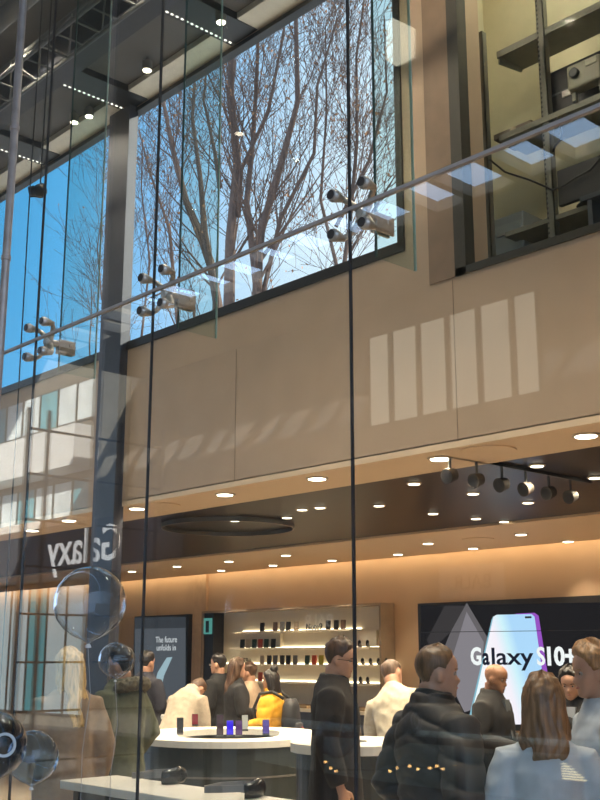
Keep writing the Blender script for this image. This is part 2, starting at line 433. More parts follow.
for i, (px, py) in enumerate(front):
    downlight(px, py, ZC, .085, '%s lit downlight from the left in the tan soffit under the fascia' % ORD[i], 'front soffit downlights', SPOT_W * 1.25)
dark = sorted([(414, 483), (379, 505), (473, 493), (537, 465), (595, 477), (528, 502), (433, 513), (320, 507), (302, 509), (476, 518), (504, 521), (520, 523), (187, 519), (235, 520), (287, 517)])
for i, (px, py) in enumerate(dark):
    downlight(px, py, ZC + .03, .06, '%s small lamp from the left in the dark glossy ceiling strip' % ORD[i], 'dark strip downlights', SPOT_W * .5, True)
rear = sorted([(428, 543), (521, 534), (473, 548), (398, 554), (568, 541), (332, 560), (132, 571), (177, 566), (229, 561), (286, 555), (221, 570), (273, 565)])
for i, (px, py) in enumerate(rear):
    downlight(px, py, ZC, .075, '%s lit downlight from the left in the rear tan ceiling above the back wall' % ORD[i], 'rear ceiling downlights', SPOT_W * .45, cone=1.5)
for px, py, lab in ((488, 450, 'round flush ceiling speaker in the tan soffit, right one'), (160, 505, 'round flush ceiling speaker in the tan soffit, left one'), (478, 539, 'round flush grille in the rear tan ceiling')):
    p = onZ(px, py, ZC)
    t = thing('ceiling_speaker', lab, 'speaker', (p.x, p.y, ZC))
    MB().disc_stack((0, 0, -.012), (0, 0, 1), [(0, .14), (.004, .20), (.011, .205)], 32).build('grille', mat('speaker_grille', (.55, .43, .30), .7), t)
    MB().disc_stack((0, 0, -.014), (0, 0, 1), [(0, .195), (.004, .22), (.013, .22)], 32).build('rim', SOFFIT, t)
p = onZ(228, 527, ZC)
t = thing('ring_light', 'large dark oval ring fixture on the glossy ceiling strip', 'ring light', (p.x, p.y, ZC - .02))
def ring(r0, r1, z0, z1, n=64):
    mb = MB()
    rr = [[Vector((r * math.cos(2 * PI * k / n), r * math.sin(2 * PI * k / n), z)) for k in range(n)] for r, z in ((r0, z0), (r1, z0), (r1, z1), (r0, z1), (r0, z0))]
    return mb.loft(rr, cap=False)
ring(.80, .82, -.004, .048).build('ring_body', DKGREY, t)
ring(.803, .817, -.006, -.004).build('ring_face', mat('ring_face', (.25, .20, .16), .4), t)
a = onZ(432, 470, ZC - .1); b = onZ(530, 482, ZC - .1)
t = thing('added_track', 'added black track on the dark ceiling strip carrying the round spots', 'track', (a.x + .12, a.y, ZC + .03))  # track is added; its spots stand in for a reflected row of lamps
MB().box((-.02, -.02, -.03), (.02, 2.1, 0)).build('rail', BLACK, t)
for i, (px, py) in enumerate(((432, 475), (452, 475), (475, 477), (492, 481), (514, 482), (530, 487))):
    y = a.y + .08 + i * .34
    s = thing('reflected_spot', '%s round dark spot standing in for a reflected lamp above the video wall' % ORD[i], 'spotlight', (a.x + .12, y, ZC))
    MB().disc_stack((0, 0, -.15), (-.1, -.9, -.25), [(-.05, .04), (-.045, .05), (.04, .062), (.045, .062)], 20).build('housing', mat('spot_grey', (.045, .038, .034), .6), s)
    MB().disc_stack((0, 0, -.15), (-.1, -.9, -.25), [(.042, .045), (.048, .045)], 20).build('lens', BLACK, s)
    MB().cyl((0, 0, -.12), (0, 0, 0), .012, 8).build('stem', DKGREY, s)
p = onZ(568, 541, ZC)
struct('trim_cove_light', MB().box((XL, YB - .22, ZC + .05), (XR, YB - .16, ZC + .09)), COVE)

# ================================================================== UPPER STOREROOM behind window 2
ZM, YW = 4.15, 7.45
struct('floor_storeroom', MB().box((-5.6, YF + .3, ZM), (XR, YW, ZM + .1)), CONC)
struct('wall_storeroom', MB().box((-5.6, YW, ZM), (XR, YW + .15, ZA + .4)).box((-5.6, YF + .3, ZM), (-5.5, YW, ZA + .4)), STOREWALL)
struct('ceiling_storeroom', MB().box((-5.6, YF + .3, ZA + .3), (XR, YW + .15, ZA + .5)), STOREWALL)
t = thing('ceiling_lamp', 'long pale storeroom ceiling lamp behind the upper right window', 'ceiling light', (-3.9, 6.95, ZA + .28))
MB().box((-1.0, -.1, -.06), (1.0, .1, 0)).build('housing', WHITE, t)
MB().box((-.95, -.08, -.075), (.95, .08, -.06)).build('tube', glow('cool_tube', (1, .96, .80), 5), t)
L = bpy.data.lights.new('store', 'AREA'); L.shape = 'RECTANGLE'; L.size = 1.8; L.size_y = .15; L.energy = 30; L.color = (1, .94, .74)
lo = bpy.data.objects.new('bulb', L); COL.objects.link(lo); lo.parent = t; lo.location = (0, 0, -.09)
YS = 6.9
def upright(px, ptop, w, parent):
    p = onY(px, 200, YS); zt = min(onY(px, ptop, YS).z, ZA + .2)
    mb = MB().box((p.x - w / 2, YS - .03, ZM + .1), (p.x + w / 2, YS - .022, zt)).box((p.x - w / 2, YS - .03, ZM + .1), (p.x - w / 2 + .008, YS + .03, zt)).box((p.x + w / 2 - .008, YS - .03, ZM + .1), (p.x + w / 2, YS + .03, zt))
    n0 = len(mb.f); z = ZM + .2
    while z < zt - .04:                       # the punched slots are a pattern of the upright
        mb.box((p.x - w / 2 + .004, YS - .032, z), (p.x - w / 2 + .018, YS - .029, z + .018)); z += .042
    u = mb.build('upright', RACK, parent); u.data.materials.append(BLACK)
    for pl in u.data.polygons: pl.material_index = 1 if pl.index >= n0 else 0
t = thing('storage_rack', 'grey slotted storage rack standing behind the upper right window', 'rack', (0, 0, 0))
upright(488, 30, .07, t); upright(552, -40, .07, t)
a = onY(498, 56, YS)
MB().box((a.x, YS - .02, a.z), (-3.0, YS + .34, a.z + .03)).box((a.x, YS - .02, a.z - .03), (-3.0, YS, a.z)).build('shelf', RACK, t)
MB().prism([(a.x, YS, a.z - .005), (a.x, YS + .32, a.z - .005), (a.x, YS + .32, a.z - .03), (a.x, YS, a.z - .08)], (.02, 0, 0)).build('bracket', RACK, t)
zs = onY(500, 138, YS).z
MB().box((a.x, YS - .04, zs - .05), (-3.0, YS + .34, zs)).build('shelf', RACK, t)
MB().box((a.x, YS - .02, zs - .9), (-3.0, YS + .34, zs - .86)).build('shelf', RACK, t)
q0 = onY(547, 112, YS + .06)
t = thing('equipment_case', 'large black equipment case on the storeroom rack shelf', 'case', (q0.x + .55, YS + .2, zs))
MB().box((-.55, -.14, 0), (.55, .13, .43)).build('body', BLACK, t, bevel=.02)
MB().box((-.53, -.15, .20), (.53, -.14, .215)).build('seam_strip', DKGREY, t)
for x in (-.35, .35): MB().box((x - .04, -.158, .15), (x + .04, -.14, .20)).build('latch', STEEL, t)
p = onY(583, 76, YS - .1)
t = thing('projector', 'olive grey projector mounted tilted in front of the black case', 'projector', (p.x, YS - .06, p.z))
MB().box((-.13, -.07, -.09), (.17, .05, .12)).build('body', mat('olive_plastic', (.27, .25, .18), .5), t, bevel=.02)
MB().disc_stack((-.05, -.07, .03), (0, -1, 0), [(0, .04), (.03, .04), (.035, .03)], 18).build('lens', BLACK, t)
MB().box((.05, -.08, .05), (.15, -.068, .10)).build('label_plate', mat('olive_light', (.40, .37, .28), .6), t)
MB().box((-.12, -.02, zs - p.z), (-.09, .02, -.09)).box((.12, -.02, zs - p.z), (.15, .02, -.09)).build('foot', RACK, t)
p = onY(520, 130, YS + .1)
t = thing('flat_carton', 'flat brown carton lying on the rack shelf left of the black case', 'carton', (p.x, YS + .15, zs))
MB().box((-.2, -.15, 0), (.18, .15, .05)).build('box', mat('brown_card', (.16, .12, .08), .8), t, bevel=.004)
MB().box((-.03, -.153, .005), (.03, -.15, .045)).build('tape', mat('tape', (.35, .28, .18), .4), t)
pts = [onY(*q, YF + .45) for q in ((490, 160), (505, 172), (530, 180), (553, 190), (565, 185), (575, 178), (590, 170), (603, 155))]
tag(MB().tube(pts, .009, 7).build('power_cable', BLACK, smooth=True, origin=pts[0]), 'black cable sagging across the storeroom behind the upper right window', 'cable')
pts = [onY(*q, YS - .05) for q in ((556, 118), (559, 125), (562, 132), (560, 140), (555, 146), (553, 152))]
tag(MB().tube(pts, .010, 7).build('cable_loop', BLACK, smooth=True, origin=pts[0]), 'looped black cable hung on the right rack upright', 'cable')
t = thing('desk', 'dark narrow bench low in the storeroom window', 'desk', (-3.4, 6.85, ZM + .1))
MB().box((-.75, -.12, .84), (1.6, .3, .88)).build('desktop', mat('dark_desk', (.06, .065, .07), .4), t)
for x in (-.7, 1.5): MB().box((x, -.1, 0), (x + .04, .26, .84)).build('leg', DKGREY, t)
MB().box((-.64, .2, .1), (1.5, .22, .8)).build('back_panel', mat('grey_green_panel', (.30, .33, .30), .6), t)
p = onY(508, 235, 7.1)
t = thing('filing_cabinet', 'pale grey cabinet in the lower left corner of the storeroom window', 'cabinet', (p.x, 7.2, ZM + .1))
MB().box((-.2, -.16, 0), (.2, .2, 1.1)).build('body', mat('grey_cabinet', (.34, .36, .33), .5), t, bevel=.01)
for z in (.1, .42, .74):
    d = MB().box((-.18, -.172, z), (.18, -.16, z + .28)).build('drawer', mat('grey_cabinet_front', (.40, .42, .38), .5), t)
    MB().box((-.05, -.188, z + .18), (.05, -.172, z + .20)).build('handle', STEEL, d)
p = onY(585, 210, 6.85)
t = thing('desk_monitor', 'black flat monitor standing on the storeroom bench', 'monitor', (p.x, 6.9, ZM + .98))
MB().box((-.25, -.02, .06), (.25, .02, .36)).build('screen', BLACK, t, bevel=.006)
MB().box((-.02, .02, 0), (.02, .05, .2)).build('neck', DKGREY, t)
MB().disc_stack((0, .02, 0), (0, 0, 1), [(0, .10), (.012, .09)], 24).build('base', DKGREY, t)

# ================================================================== TREES beyond the picture window
BARK = mat('bark', (.105, .060, .042), .9, var=.3, scale=14)
LEAF = mat('dry_leaves', (.40, .18, .07), .8, var=.3)
rt = random.Random(11)
def grow(mb, tips, p, d, L, r, depth):
    n = 4; pts = [p]; rr = [r]; q = p; dd = d.normalized()
    for i in range(n):
        dd = (dd + Vector((rt.uniform(-.16, .16), rt.uniform(-.16, .16), rt.uniform(-.02, .14)))).normalized()
        q = q + dd * (L / n); pts.append(q); rr.append(max(.0055, r * (1 - .75 * (i + 1) / n)))
    mb.tube(pts, rr, 5 if depth > 1 else 3, cap=False)
    if depth == 0:
        tips.append(q); tips.append(pts[2]); return
    for k in range({3: 6, 2: 5, 1: 4}[depth]):
        f = rt.uniform(.2, 1) * n; i = min(n - 1, int(f)); base = pts[i].lerp(pts[i + 1], f - i)
        a = rt.uniform(0, 2 * PI); t = (pts[i + 1] - pts[i]).normalized(); o = t.orthogonal().normalized(); side = Matrix.Rotation(a, 3, t) @ o
        nd = (t * rt.uniform(.55, 1.0) + side * rt.uniform(.45, .95) + Vector((0, 0, .25))).normalized()
        grow(mb, tips, base, nd, L * rt.uniform(.42, .66), max(.006, rr[i] * .5), depth - 1)
def tree(label, Y, stems, nbr, leaves):
    """stems: list of (pixel polyline, radius at foot, radius at top)"""
    root = onY(*stems[0][0][0], Y)
    t = thing('bare_tree', label, 'tree', (root.x, Y, -.12))
    o0 = Vector((root.x, Y, -.12)); mb = MB(); tips = []
    for j, (pl, r0, r1) in enumerate(stems):
        P = [onY(px, py, Y) - o0 + Vector((0, rt.uniform(-.3, .3), 0)) for px, py in pl]
        if j == 0: P = [Vector((0, 0, 0)), Vector((rt.uniform(-.1, .1), 0, P[0].z * .5))] + P
        elif len(pl) > 2 and P[0].z > 6 and pl[0][1] > 270: P = [Vector((P[0].x * .3, 0, 3.0 + j * .5))] + P
        n = len(P); R = [r0 + (r1 - r0) * i / (n - 1) for i in range(n)]
        if j == 0: R[0] = r0 * 1.6
        mb.tube(P, R, 8)
        for k in range(nbr[j]):
            f = rt.uniform(.3 if j == 0 else .1, 1) * (n - 1); i = min(n - 2, int(f)); b = P[i].lerp(P[i + 1], f - i)
            if b.z < 6: continue
            td = (P[i + 1] - P[i]).normalized(); a = rt.uniform(0, 2 * PI)
            side = Vector((math.cos(a), math.sin(a) * .7, 0))
            grow(mb, tips, b, td * .9 + side * rt.uniform(.35, .8), rt.uniform(1.6, 3.6), R[i] * rt.uniform(.16, .34), 2)
    mb.build('trunk', BARK, t)
    lf = MB()
    for k in range(leaves):
        c = rt.choice(tips) + Vector((rt.uniform(-.06, .06), rt.uniform(-.06, .06), rt.uniform(-.08, .04)))
        s_ = rt.uniform(.025, .06); a = Euler((rt.uniform(0, 6), rt.uniform(0, 6), rt.uniform(0, 6))).to_matrix()
        lf.add([c + a @ Vector(v) * s_ for v in ((-1, 0, 0), (0, -.55, .12), (1, 0, 0), (0, .55, .12), (0, 0, -.1))], [(0, 1, 2, 3), (0, 4, 1), (1, 4, 2), (2, 4, 3), (3, 4, 0)])
    lo = lf.build('leaves', LEAF, t); lo['kind'] = 'stuff'
tree('tallest bare tree with a straight dark trunk in the middle of the picture window', 15.0,
     [([(230, 305), (229, 240), (229, 160), (231, 90), (234, 20), (238, -60)], .17, .05), ([(231, 215), (243, 170), (262, 110), (280, 30), (290, -40)], .06, .02), ([(228, 190), (212, 150), (204, 100), (206, 40)], .06, .015)], (22, 10, 8), 500)
tree('bare tree with two trunks leaning left, left of the straight trunk', 15.8,
     [([(215, 305), (207, 260), (194, 205), (176, 150), (160, 100), (150, 60)], .16, .03), ([(220, 300), (211, 235), (204, 180), (196, 120), (190, 60)], .12, .025), ([(190, 290), (165, 285), (145, 300)], .05, .02), ([(178, 300), (172, 230), (150, 170), (139, 130)], .06, .02)], (20, 14, 3, 12), 500)
tree('bare tree forking low into rising trunks, right of the straight trunk', 15.4,
     [([(262, 300), (258, 262), (252, 205), (251, 140), (256, 70), (262, 10)], .13, .03), ([(265, 295), (269, 240), (281, 170), (293, 100), (305, 20), (312, -40)], .13, .03), ([(266, 290), (284, 220), (306, 150), (326, 90), (342, 20)], .07, .02)], (16, 20, 14), 800)
tree('slender bare tree with brown leaves at the right end of the picture window', 17.0,
     [([(338, 290), (342, 220), (352, 140), (362, 60), (366, -30)], .08, .02), ([(336, 280), (320, 200), (322, 110), (334, 30)], .06, .015), ([(345, 230), (366, 160), (382, 90), (392, 20)], .05, .015), ([(350, 250), (372, 210), (392, 180)], .035, .015)], (24, 14, 14, 8), 1300)
tree('thin pinkish bare tree against the blue sky left of the dark pillar', 19.0,
     [([(112, 345), (108, 300), (103, 250), (100, 215)], .05, .015), ([(95, 345), (88, 310), (85, 280)], .035, .012), ([(124, 340), (126, 280), (122, 210), (118, 160)], .05, .015), ([(140, 335), (146, 260), (142, 190), (150, 140)], .05, .015)], (9, 6, 12, 14), 100)

# ================================================================== BACK WALL: shelf unit, screens, base counter
t_sh = thing('display_shelf_wall', 'lit cream shelf wall of phone cases behind the man in glasses', 'shelf unit', (onY(305, 650, YB).x, YB, 0))
o0 = t_sh.location.copy()
def WB(px, py, dy=0): return onY(px, py, YB - dy)
xa, xb = WB(216, 660).x, WB(394, 660).x
zt, zb = WB(300, 610).z, .95
MB().box((xa - o0.x, -.04, zb), (xb - o0.x, -.01, zt)).build('back_panel', CREAM, t_sh)
fr = MB().box((xa - o0.x - .04, -.34, zb), (xa - o0.x, -.01, zt)).box((xb - o0.x, -.34, zb), (xb - o0.x + .04, -.01, zt)).box((xa - o0.x - .04, -.34, zt), (xb - o0.x + .04, -.01, zt + .04))
fr.build('frame', mat('shelf_frame_brown', (.30, .22, .15), .5), t_sh)
rows = [(237, 356, 630.5), (234, 374, 647.5), (214, 394, 664.5), (214, 380, 682)]
zsh = []
for (p0, p1, py) in rows:
    z = WB((p0 + p1) / 2, py, .2).z; zsh.append(z)
    x0, x1 = WB(p0, py, .2).x - o0.x, WB(p1, py, .2).x - o0.x
    b = MB().box((x0, -.32, z - .035), (x1, -.04, z)).build('shelf', CREAM, t_sh, bevel=.004)
    MB().box((x0 + .02, -.07, z), (x1 - .02, -.045, z + .022)).build('led_strip', STRIP, b)['label'] = 'warm light strip'
for (p0, p1, py0, py1) in ((236, 277, 632, 647), (326, 373, 632, 647)):
    z0, z1 = zsh[1], WB(300, py0, .2).z
    x0, x1 = WB(p0, 640, .2).x - o0.x, WB(p1, 640, .2).x - o0.x
    MB().box((x0, -.12, z0 + .01), (x1, -.04, z1)).build('raised_panel', CREAM, t_sh)
for s_, px, py, sz in (('Note9', 314, 629, .155), ('S9/S9+', 244, 663, .155)):
    p = WB(px, py, .3)
    text('lettering', s_, sz, mat('letter_black', (.02, .02, .02), .5), t_sh, (p.x - o0.x, -.30, zsh[0] + .002 if s_ == 'Note9' else zsh[2] + .002), ext=.006)
CASES = {'black': (.015, .015, .018), 'grey': (.16, .15, .15), 'dark green': (.02, .05, .035), 'red': (.40, .06, .04), 'orange red': (.62, .09, .03), 'yellow': (.50, .42, .06), 'beige': (.50, .40, .30), 'brown': (.12, .07, .05)}
SHN = ('top', 'second', 'third', 'lowest')
items = [(0, [(263, 'black'), (276, 'brown'), (283, 'grey'), (289, 'black'), (297, 'beige'), (329, 'black'), (337, 'black'), (344, 'brown')]),
         (1, [(243, 'black'), (249, 'beige'), (255, 'dark green'), (261, 'red'), (267, 'dark green'), (274, 'black')]),
         (2, [(263, 'beige'), (270, 'black'), (276, 'grey'), (283, 'black'), (289, 'black'), (296, 'grey'), (308, 'dark green'), (315, 'orange red'), (322, 'yellow')]),
         (3, [(242, 'beige'), (248, 'grey'), (254, 'brown'), (261, 'red')])]
for r, lst in items:
    cnt = {}
    for px, c in lst:
        cnt[c] = cnt.get(c, 0) + 1
        tot = sum(1 for q in lst if q[1] == c)
        p = WB(px, rows[r][2], .2)
        which = ('%s from left of its colour' % ORD[cnt[c] - 1]) if tot > 1 else 'only one of its colour'
        o = MB().box((-.042, -.012, 0), (.042, .012, .155)).box((-.034, -.0125, .01), (.034, -.012, .145)).build('phone_case', mat('case_' + c.replace(' ', '_'), CASES[c], .4), None)
        o.location = (p.x, YB - .22, zsh[r]); o.rotation_euler = (-.08, 0, .35)
        tag(o, '%s phone case, %s lit shelf, %s' % (c, SHN[r], which), 'phone case', 'phone cases on the lit shelves')
for r, pxs in ((1, (361, 369)), (2, (357, 364, 372, 380, 388)), (3, (347, 362, 369))):
    for i, px in enumerate(pxs):
        p = WB(px, rows[r][2], .2)
        t = thing('smartwatch', '%s small dark watch on a stand at the right end of the %s lit shelf' % (ORD[i], SHN[r]), 'watch', (p.x, YB - .22, zsh[r]), 0, 'watches on the lit shelves')
        MB().prism([(-.018, -.03, 0), (-.018, .03, 0), (-.018, 0, .07)], (.036, 0, 0)).build('stand', mat('stand_grey', (.35, .30, .25), .5), t)
        MB().disc_stack((0, -.015, .075), (0, -1, .3), [(0, .026), (.012, .028), (.014, .022)], 16).build('dial', BLACK, t)
        rg = MB().tube([(0, -.015 + .03 * math.cos(a), .06 + .045 * math.sin(a)) for a in np.linspace(0, 2 * PI, 13)], .009, 6).build('strap', mat('strap_dark', (.05, .045, .045), .6), t)
# base counter along the back wall with wooden trays
xc0, xc1 = WB(150, 705).x, WB(424, 705).x
zc = .93
t = thing('base_counter', 'long dark counter with cream top along the back wall below the shelves', 'counter', ((xc0 + xc1) / 2, YB - .65, 0))
hw = (xc1 - xc0) / 2
MB().box((-hw, -.3, 0), (hw, .25, zc - .05)).build('body', mat('dark_brown_front', (.035, .027, .022), .4), t)
MB().box((-hw - .02, -.33, zc - .05), (hw + .02, .28, zc)).build('top', CREAM, t, bevel=.005)
for i, px in enumerate((298, 311, 324, 358, 371, 384)):
    p = onY(px, 706, YB - .7)
    t = thing('wooden_tray', '%s tan wooden display tray from the left on the back wall counter' % ORD[i], 'tray', (p.x, YB - .72, zc), 0, 'wooden trays on the back counter')
    MB().box((-.11, -.18, 0), (.11, .18, .018)).build('board', mat('tan_wood', (.52, .34, .17), .5, var=.2, scale=6, stretch=(1, 8, 1)), t, bevel=.003)
    MB().box((-.11, -.18, .018), (.11, -.165, .035)).box((-.11, .165, .018), (.11, .18, .035)).build('lip', mat('tan_wood_light', (.60, .42, .22), .5), t)
# ---- video wall
va, vb = onY(424, 660, YB).x, -5.2
vt, vbz = onY(430, 603.5, YB).z, .72
t = thing('video_wall', 'large black video wall showing the silver phone and big white lettering', 'video wall', ((va + vb) / 2, YB, 0))
o0 = t.location.copy()
MB().box((va - o0.x, -.12, vbz), (vb - o0.x, -.005, vt)).build('screen_cabinet', BLACK, t)
SY = -.121
def flat(name, pts, m, k, parent, th=.002):
    mb = MB().prism([(onY(px, py, YB).x - o0.x, SY - k * .004, onY(px, py, YB).z) for px, py in pts], (0, -th, 0)); return mb.build(name, m, parent)
img = flat('screen_face', [(426, 606), (640, 602), (640, 725), (426, 725)], glow('screen_black', (.018, .016, .018), 1), 0, t)
flat('shard', [(472, 603), (494, 640), (470, 690), (455, 680), (441, 668), (456, 632)], glow('screen_shard', (.17, .15, .16), 1), 1, img)
flat('shard', [(450, 606), (471, 606), (456, 632), (437, 650), (432, 640)], glow('screen_shard_dim', (.055, .048, .05), 1), 1, img)
flat('shard', [(472, 612), (489, 642), (487, 706), (470, 712), (452, 676)], glow('screen_shard_pale', (.30, .27, .30), 1), 2, img)
gm = bpy.data.materials.new('phone_picture'); gm.use_nodes = True
N = gm.node_tree.nodes; LK = gm.node_tree.links; N.clear()
tcn = N.new('ShaderNodeTexCoord'); mpn = N.new('ShaderNodeMapping'); mpn.inputs['Rotation'].default_value = (0, 0, 0)
gr = N.new('ShaderNodeSeparateXYZ'); LK.new(tcn.outputs['Generated'], gr.inputs[0])
ad = N.new('ShaderNodeMath'); ad.operation = 'MULTIPLY_ADD'; ad.inputs[1].default_value = .35; LK.new(gr.outputs['Z'], ad.inputs[0]); LK.new(gr.outputs['X'], ad.inputs[2])
cr = N.new('ShaderNodeValToRGB'); LK.new(ad.outputs[0], cr.inputs[0])
ce = cr.color_ramp.elements; ce[0].position = .25; ce[0].color = (.84, .90, .94, 1); ce[1].position = 1.1 / 1.2; ce[1].color = (.42, .66, .92, 1)
for p_, c_ in ((.42, (.95, .90, .93, 1)), (.66, (.92, .84, .92, 1)), (.80, (.62, .84, .92, 1))):
    e_ = ce.new(p_); e_.color = c_
em = N.new('ShaderNodeEmission'); em.inputs[1].default_value = 1.3; LK.new(cr.outputs[0], em.inputs[0])
ou = N.new('ShaderNodeOutputMaterial'); LK.new(em.outputs[0], ou.inputs[0])
flat('phone_edge', [(520, 617), (521, 614), (540, 613), (544, 616), (561, 724), (520, 724)], glow('phone_edge', (.45, .12, .75), .9), 2.4, img)
flat('phone_edge', [(497, 620), (499, 616), (480, 724), (473, 724)], glow('phone_edge_cyan', (.30, .60, .75), 1), 2.5, img)
ph = flat('phone_image', [(499, 617), (502, 615), (537, 614.3), (540, 617), (555, 724), (475, 724)], gm, 3, img)
flat('camera_hole', [(530.5, 616.6), (537, 616.4), (537.3, 618.3), (530.8, 618.6)], BLACK, 4, ph)
for i in range(1):
    flat('tile_seam', [(426, 632.2), (640, 629.5), (640, 630.1), (426, 632.8)], BLACK, 5, img)
for px in (453, 497, 543, 590):
    pass
zt0 = onY(520, 664.5, YB).z
x0 = onY(476, 660, YB).x; x1 = onY(580, 660, YB).x
GW = glow('letter_white', (1, 1, 1), 1.15); GD = glow('letter_dark', (.012, .014, .03), 1)
S_ = .345
def word(s_, px0, px1, m, par, bold=.004):
    me = text_mesh(s_, S_, .003, bold); wdt = max(v.co.x for v in me.vertices) - min(v.co.x for v in me.vertices)
    a_, b_ = onY(px0, 658, YB).x, onY(px1, 658, YB).x
    o = text('lettering', s_, S_, m, par, ((a_ + b_) / 2 - o0.x, SY - .026, zt0), bold=bold, ext=.003); o.scale.x = (b_ - a_) / wdt
    o['label'] = 'letters %s' % s_
word('G', 477, 487.5, GW, img, .012); word('a', 488.5, 495.5, GD, img, .008); word('laxy', 497, 538.5, GD, img); word('S', 543, 551, GW, img, .008); word('10+', 552, 581, GW, img, .012)
# ---- left screen
va2, vb2 = onY(138, 660, YB).x, onY(192, 660, YB).x
vt2 = onY(165, 615.5, YB).z
t = thing('wall_screen', 'tall grey advertising screen with white words at left of the shelf wall', 'screen', ((va2 + vb2) / 2, YB, 0)); o0 = t.location.copy()
MB().box((va2 - o0.x, -.12, .85), (vb2 - o0.x, -.005, vt2)).build('screen_cabinet', BLACK, t)
img = flat('screen_face', [(139.5, 617.5), (190.5, 617), (190.5, 712), (139.5, 712)], glow('screen_slate', (.105, .115, .135), 1), 0, t)
flat('screen_top', [(139.5, 617.5), (190.5, 617), (190.5, 628), (139.5, 629)], glow('screen_slate_dark', (.05, .055, .065), 1), .5, img)
flat('violet_phone', [(141, 690), (158, 684), (160, 711), (141, 711)], glow('violet', (.09, .07, .62), 1.1), 1, img)
flat('folding_phone', [(172, 657.5), (177.5, 657), (169, 676), (164, 700), (164, 711), (156, 711), (158, 690), (163, 672)], glow('pale_blue', (.45, .62, .70), 1), 1.2, img)
for i, s_ in enumerate(('The future', 'unfolds in')):
    me = text_mesh(s_, .16); wdt = max(v.co.x for v in me.vertices) - min(v.co.x for v in me.vertices)
    p = onY(171.5, (642.5, 650.5)[i], YB)
    text('lettering', s_, .17, glow('letter_soft', (.8, .82, .85), 1), img, (p.x - o0.x, SY - .012, p.z), ext=.002)
# dark slot with a green display beside the shelves
p = onY(216, 660, YB)
t = thing('product_column', 'narrow dark column with a teal lit window left of the shelf wall', 'display column', (onY(211.5, 660, YB - .2).x, YB - .2, 0))
MB().box((-.20, -.1, 0), (.16, .19, onY(215, 612, YB).z)).build('column', BLACK, t)
z0, z1 = onY(213, 634, YB - .3).z, onY(213, 618, YB - .3).z
MB().box((-.13, -.115, z0), (.13, -.1, z1)).build('lit_window', glow('teal_window', (.10, .34, .30), 1), t)
MB().box((-.04, -.125, z0 + .03), (.05, -.115, z1 - .05)).build('product', mat('dark_product', (.02, .05, .05), .4), t)
struct('trim_2', MB().box((onY(194, 660, YB).x, YB - .06, 0), (onY(207, 660, YB).x, YB, ZC + .05)), mat('tan_pilaster', (.56, .38, .24), .5, var=.1))

# ================================================================== COUNTERS
def stadium(w, d, n=20):
    """outline of a long rounded table, straight sides along its own y"""
    out = []
    for k in range(n + 1): a = PI * k / n; out.append((w * math.cos(a), d + w * math.sin(a)))
    for k in range(n + 1): a = PI + PI * k / n; out.append((w * math.cos(a), -d + w * math.sin(a)))
    return out
HC = 1.05
fc = onZ(222, 742, HC)                       # nearest point of the curved front
D0 = (fc - EYE).dot(HV)
rz = math.atan2(HV.y, HV.x) - PI / 2
W0 = .82; DD = .22
cc = fc + HV * (W0 + DD)
t = thing('ring_counter', 'white topped dark ring counter carrying phones on stands', 'counter', (cc.x, cc.y, 0), rz)
def band(o_, i_, z0, z1, nm, m, par):
    n = len(o_)
    rr = [[Vector((q[0], q[1], z)) for q in pts] for pts, z in ((i_, z0), (o_, z0), (o_, z1), (i_, z1), (i_, z0))]
    return MB().loft(rr, cap=False).build(nm, m, par)
band(stadium(W0, DD), stadium(W0 - .36, DD), HC - .055, HC, 'top', WHITE, t)
band(stadium(W0 - .03, DD), stadium(W0 - .08, DD), .08, HC - .055, 'front_panel', mat('teal_dark_panel', (.045, .053, .053), .3, var=.1), t)
band(stadium(W0 - .03 + .006, DD), stadium(W0 - .03, DD), HC - .30, HC - .285, 'front_line', mat('panel_line', (.16, .15, .14), .5), t)  # thin paler line standing out from the front panel
band(stadium(W0 - .10, DD), stadium(W0 - .14, DD), 0, .08, 'plinth', BLACK, t)
p = onZ(134, 738, HC) - Vector((cc.x, cc.y, 0)); p = Matrix.Rotation(-rz, 3, 'Z') @ p
MB().box((p.x, p.y - .02, HC - .057), (-.55, p.y + .42, HC - .002)).build('arm_top', WHITE, t)
MB().box((p.x + .12, p.y + .05, 0), (-.60, p.y + .35, HC - .057)).build('arm_body', mat('dark_counter_side', (.06, .065, .065), .4), t)
p = onD(160, 713, 14.6)
t = thing('rear_table', 'long white topped table behind the person leaning over', 'table', (p.x, p.y, 0))
MB().box((-1.1, -.3, p.z - .05), (1.0, .3, p.z)).build('top', WHITE, t, bevel=.004)
MB().box((-1.0, -.2, 0), (.9, .2, p.z - .05)).build('base', mat('dark_counter_side', (.06, .065, .065), .4), t)
zr = p.z
# front table
HT = 1.0
a = onZ(60, 780, HT); b = onZ(120, 775.5, HT); c = onZ(300, 797, HT)
t = thing('front_table', 'long white table close to the glass with goggles lying on it', 'table', (a.x, a.y, 0))
tw = 2.6; td_ = b.y - a.y
MB().box((0, 0, HT - .05), (tw, td_, HT)).build('top', WHITE, t, bevel=.005)
for x in (.08, tw - .14):
    for y in (.05, td_ - .11): MB().box((x, y, 0), (x + .06, y + .06, HT - .05)).build('leg', BLACK, t)
MB().box((.14, .06, .72), (tw - .14, .08, HT - .05)).build('apron', BLACK, t)
TY0, TY1 = a.y, b.y
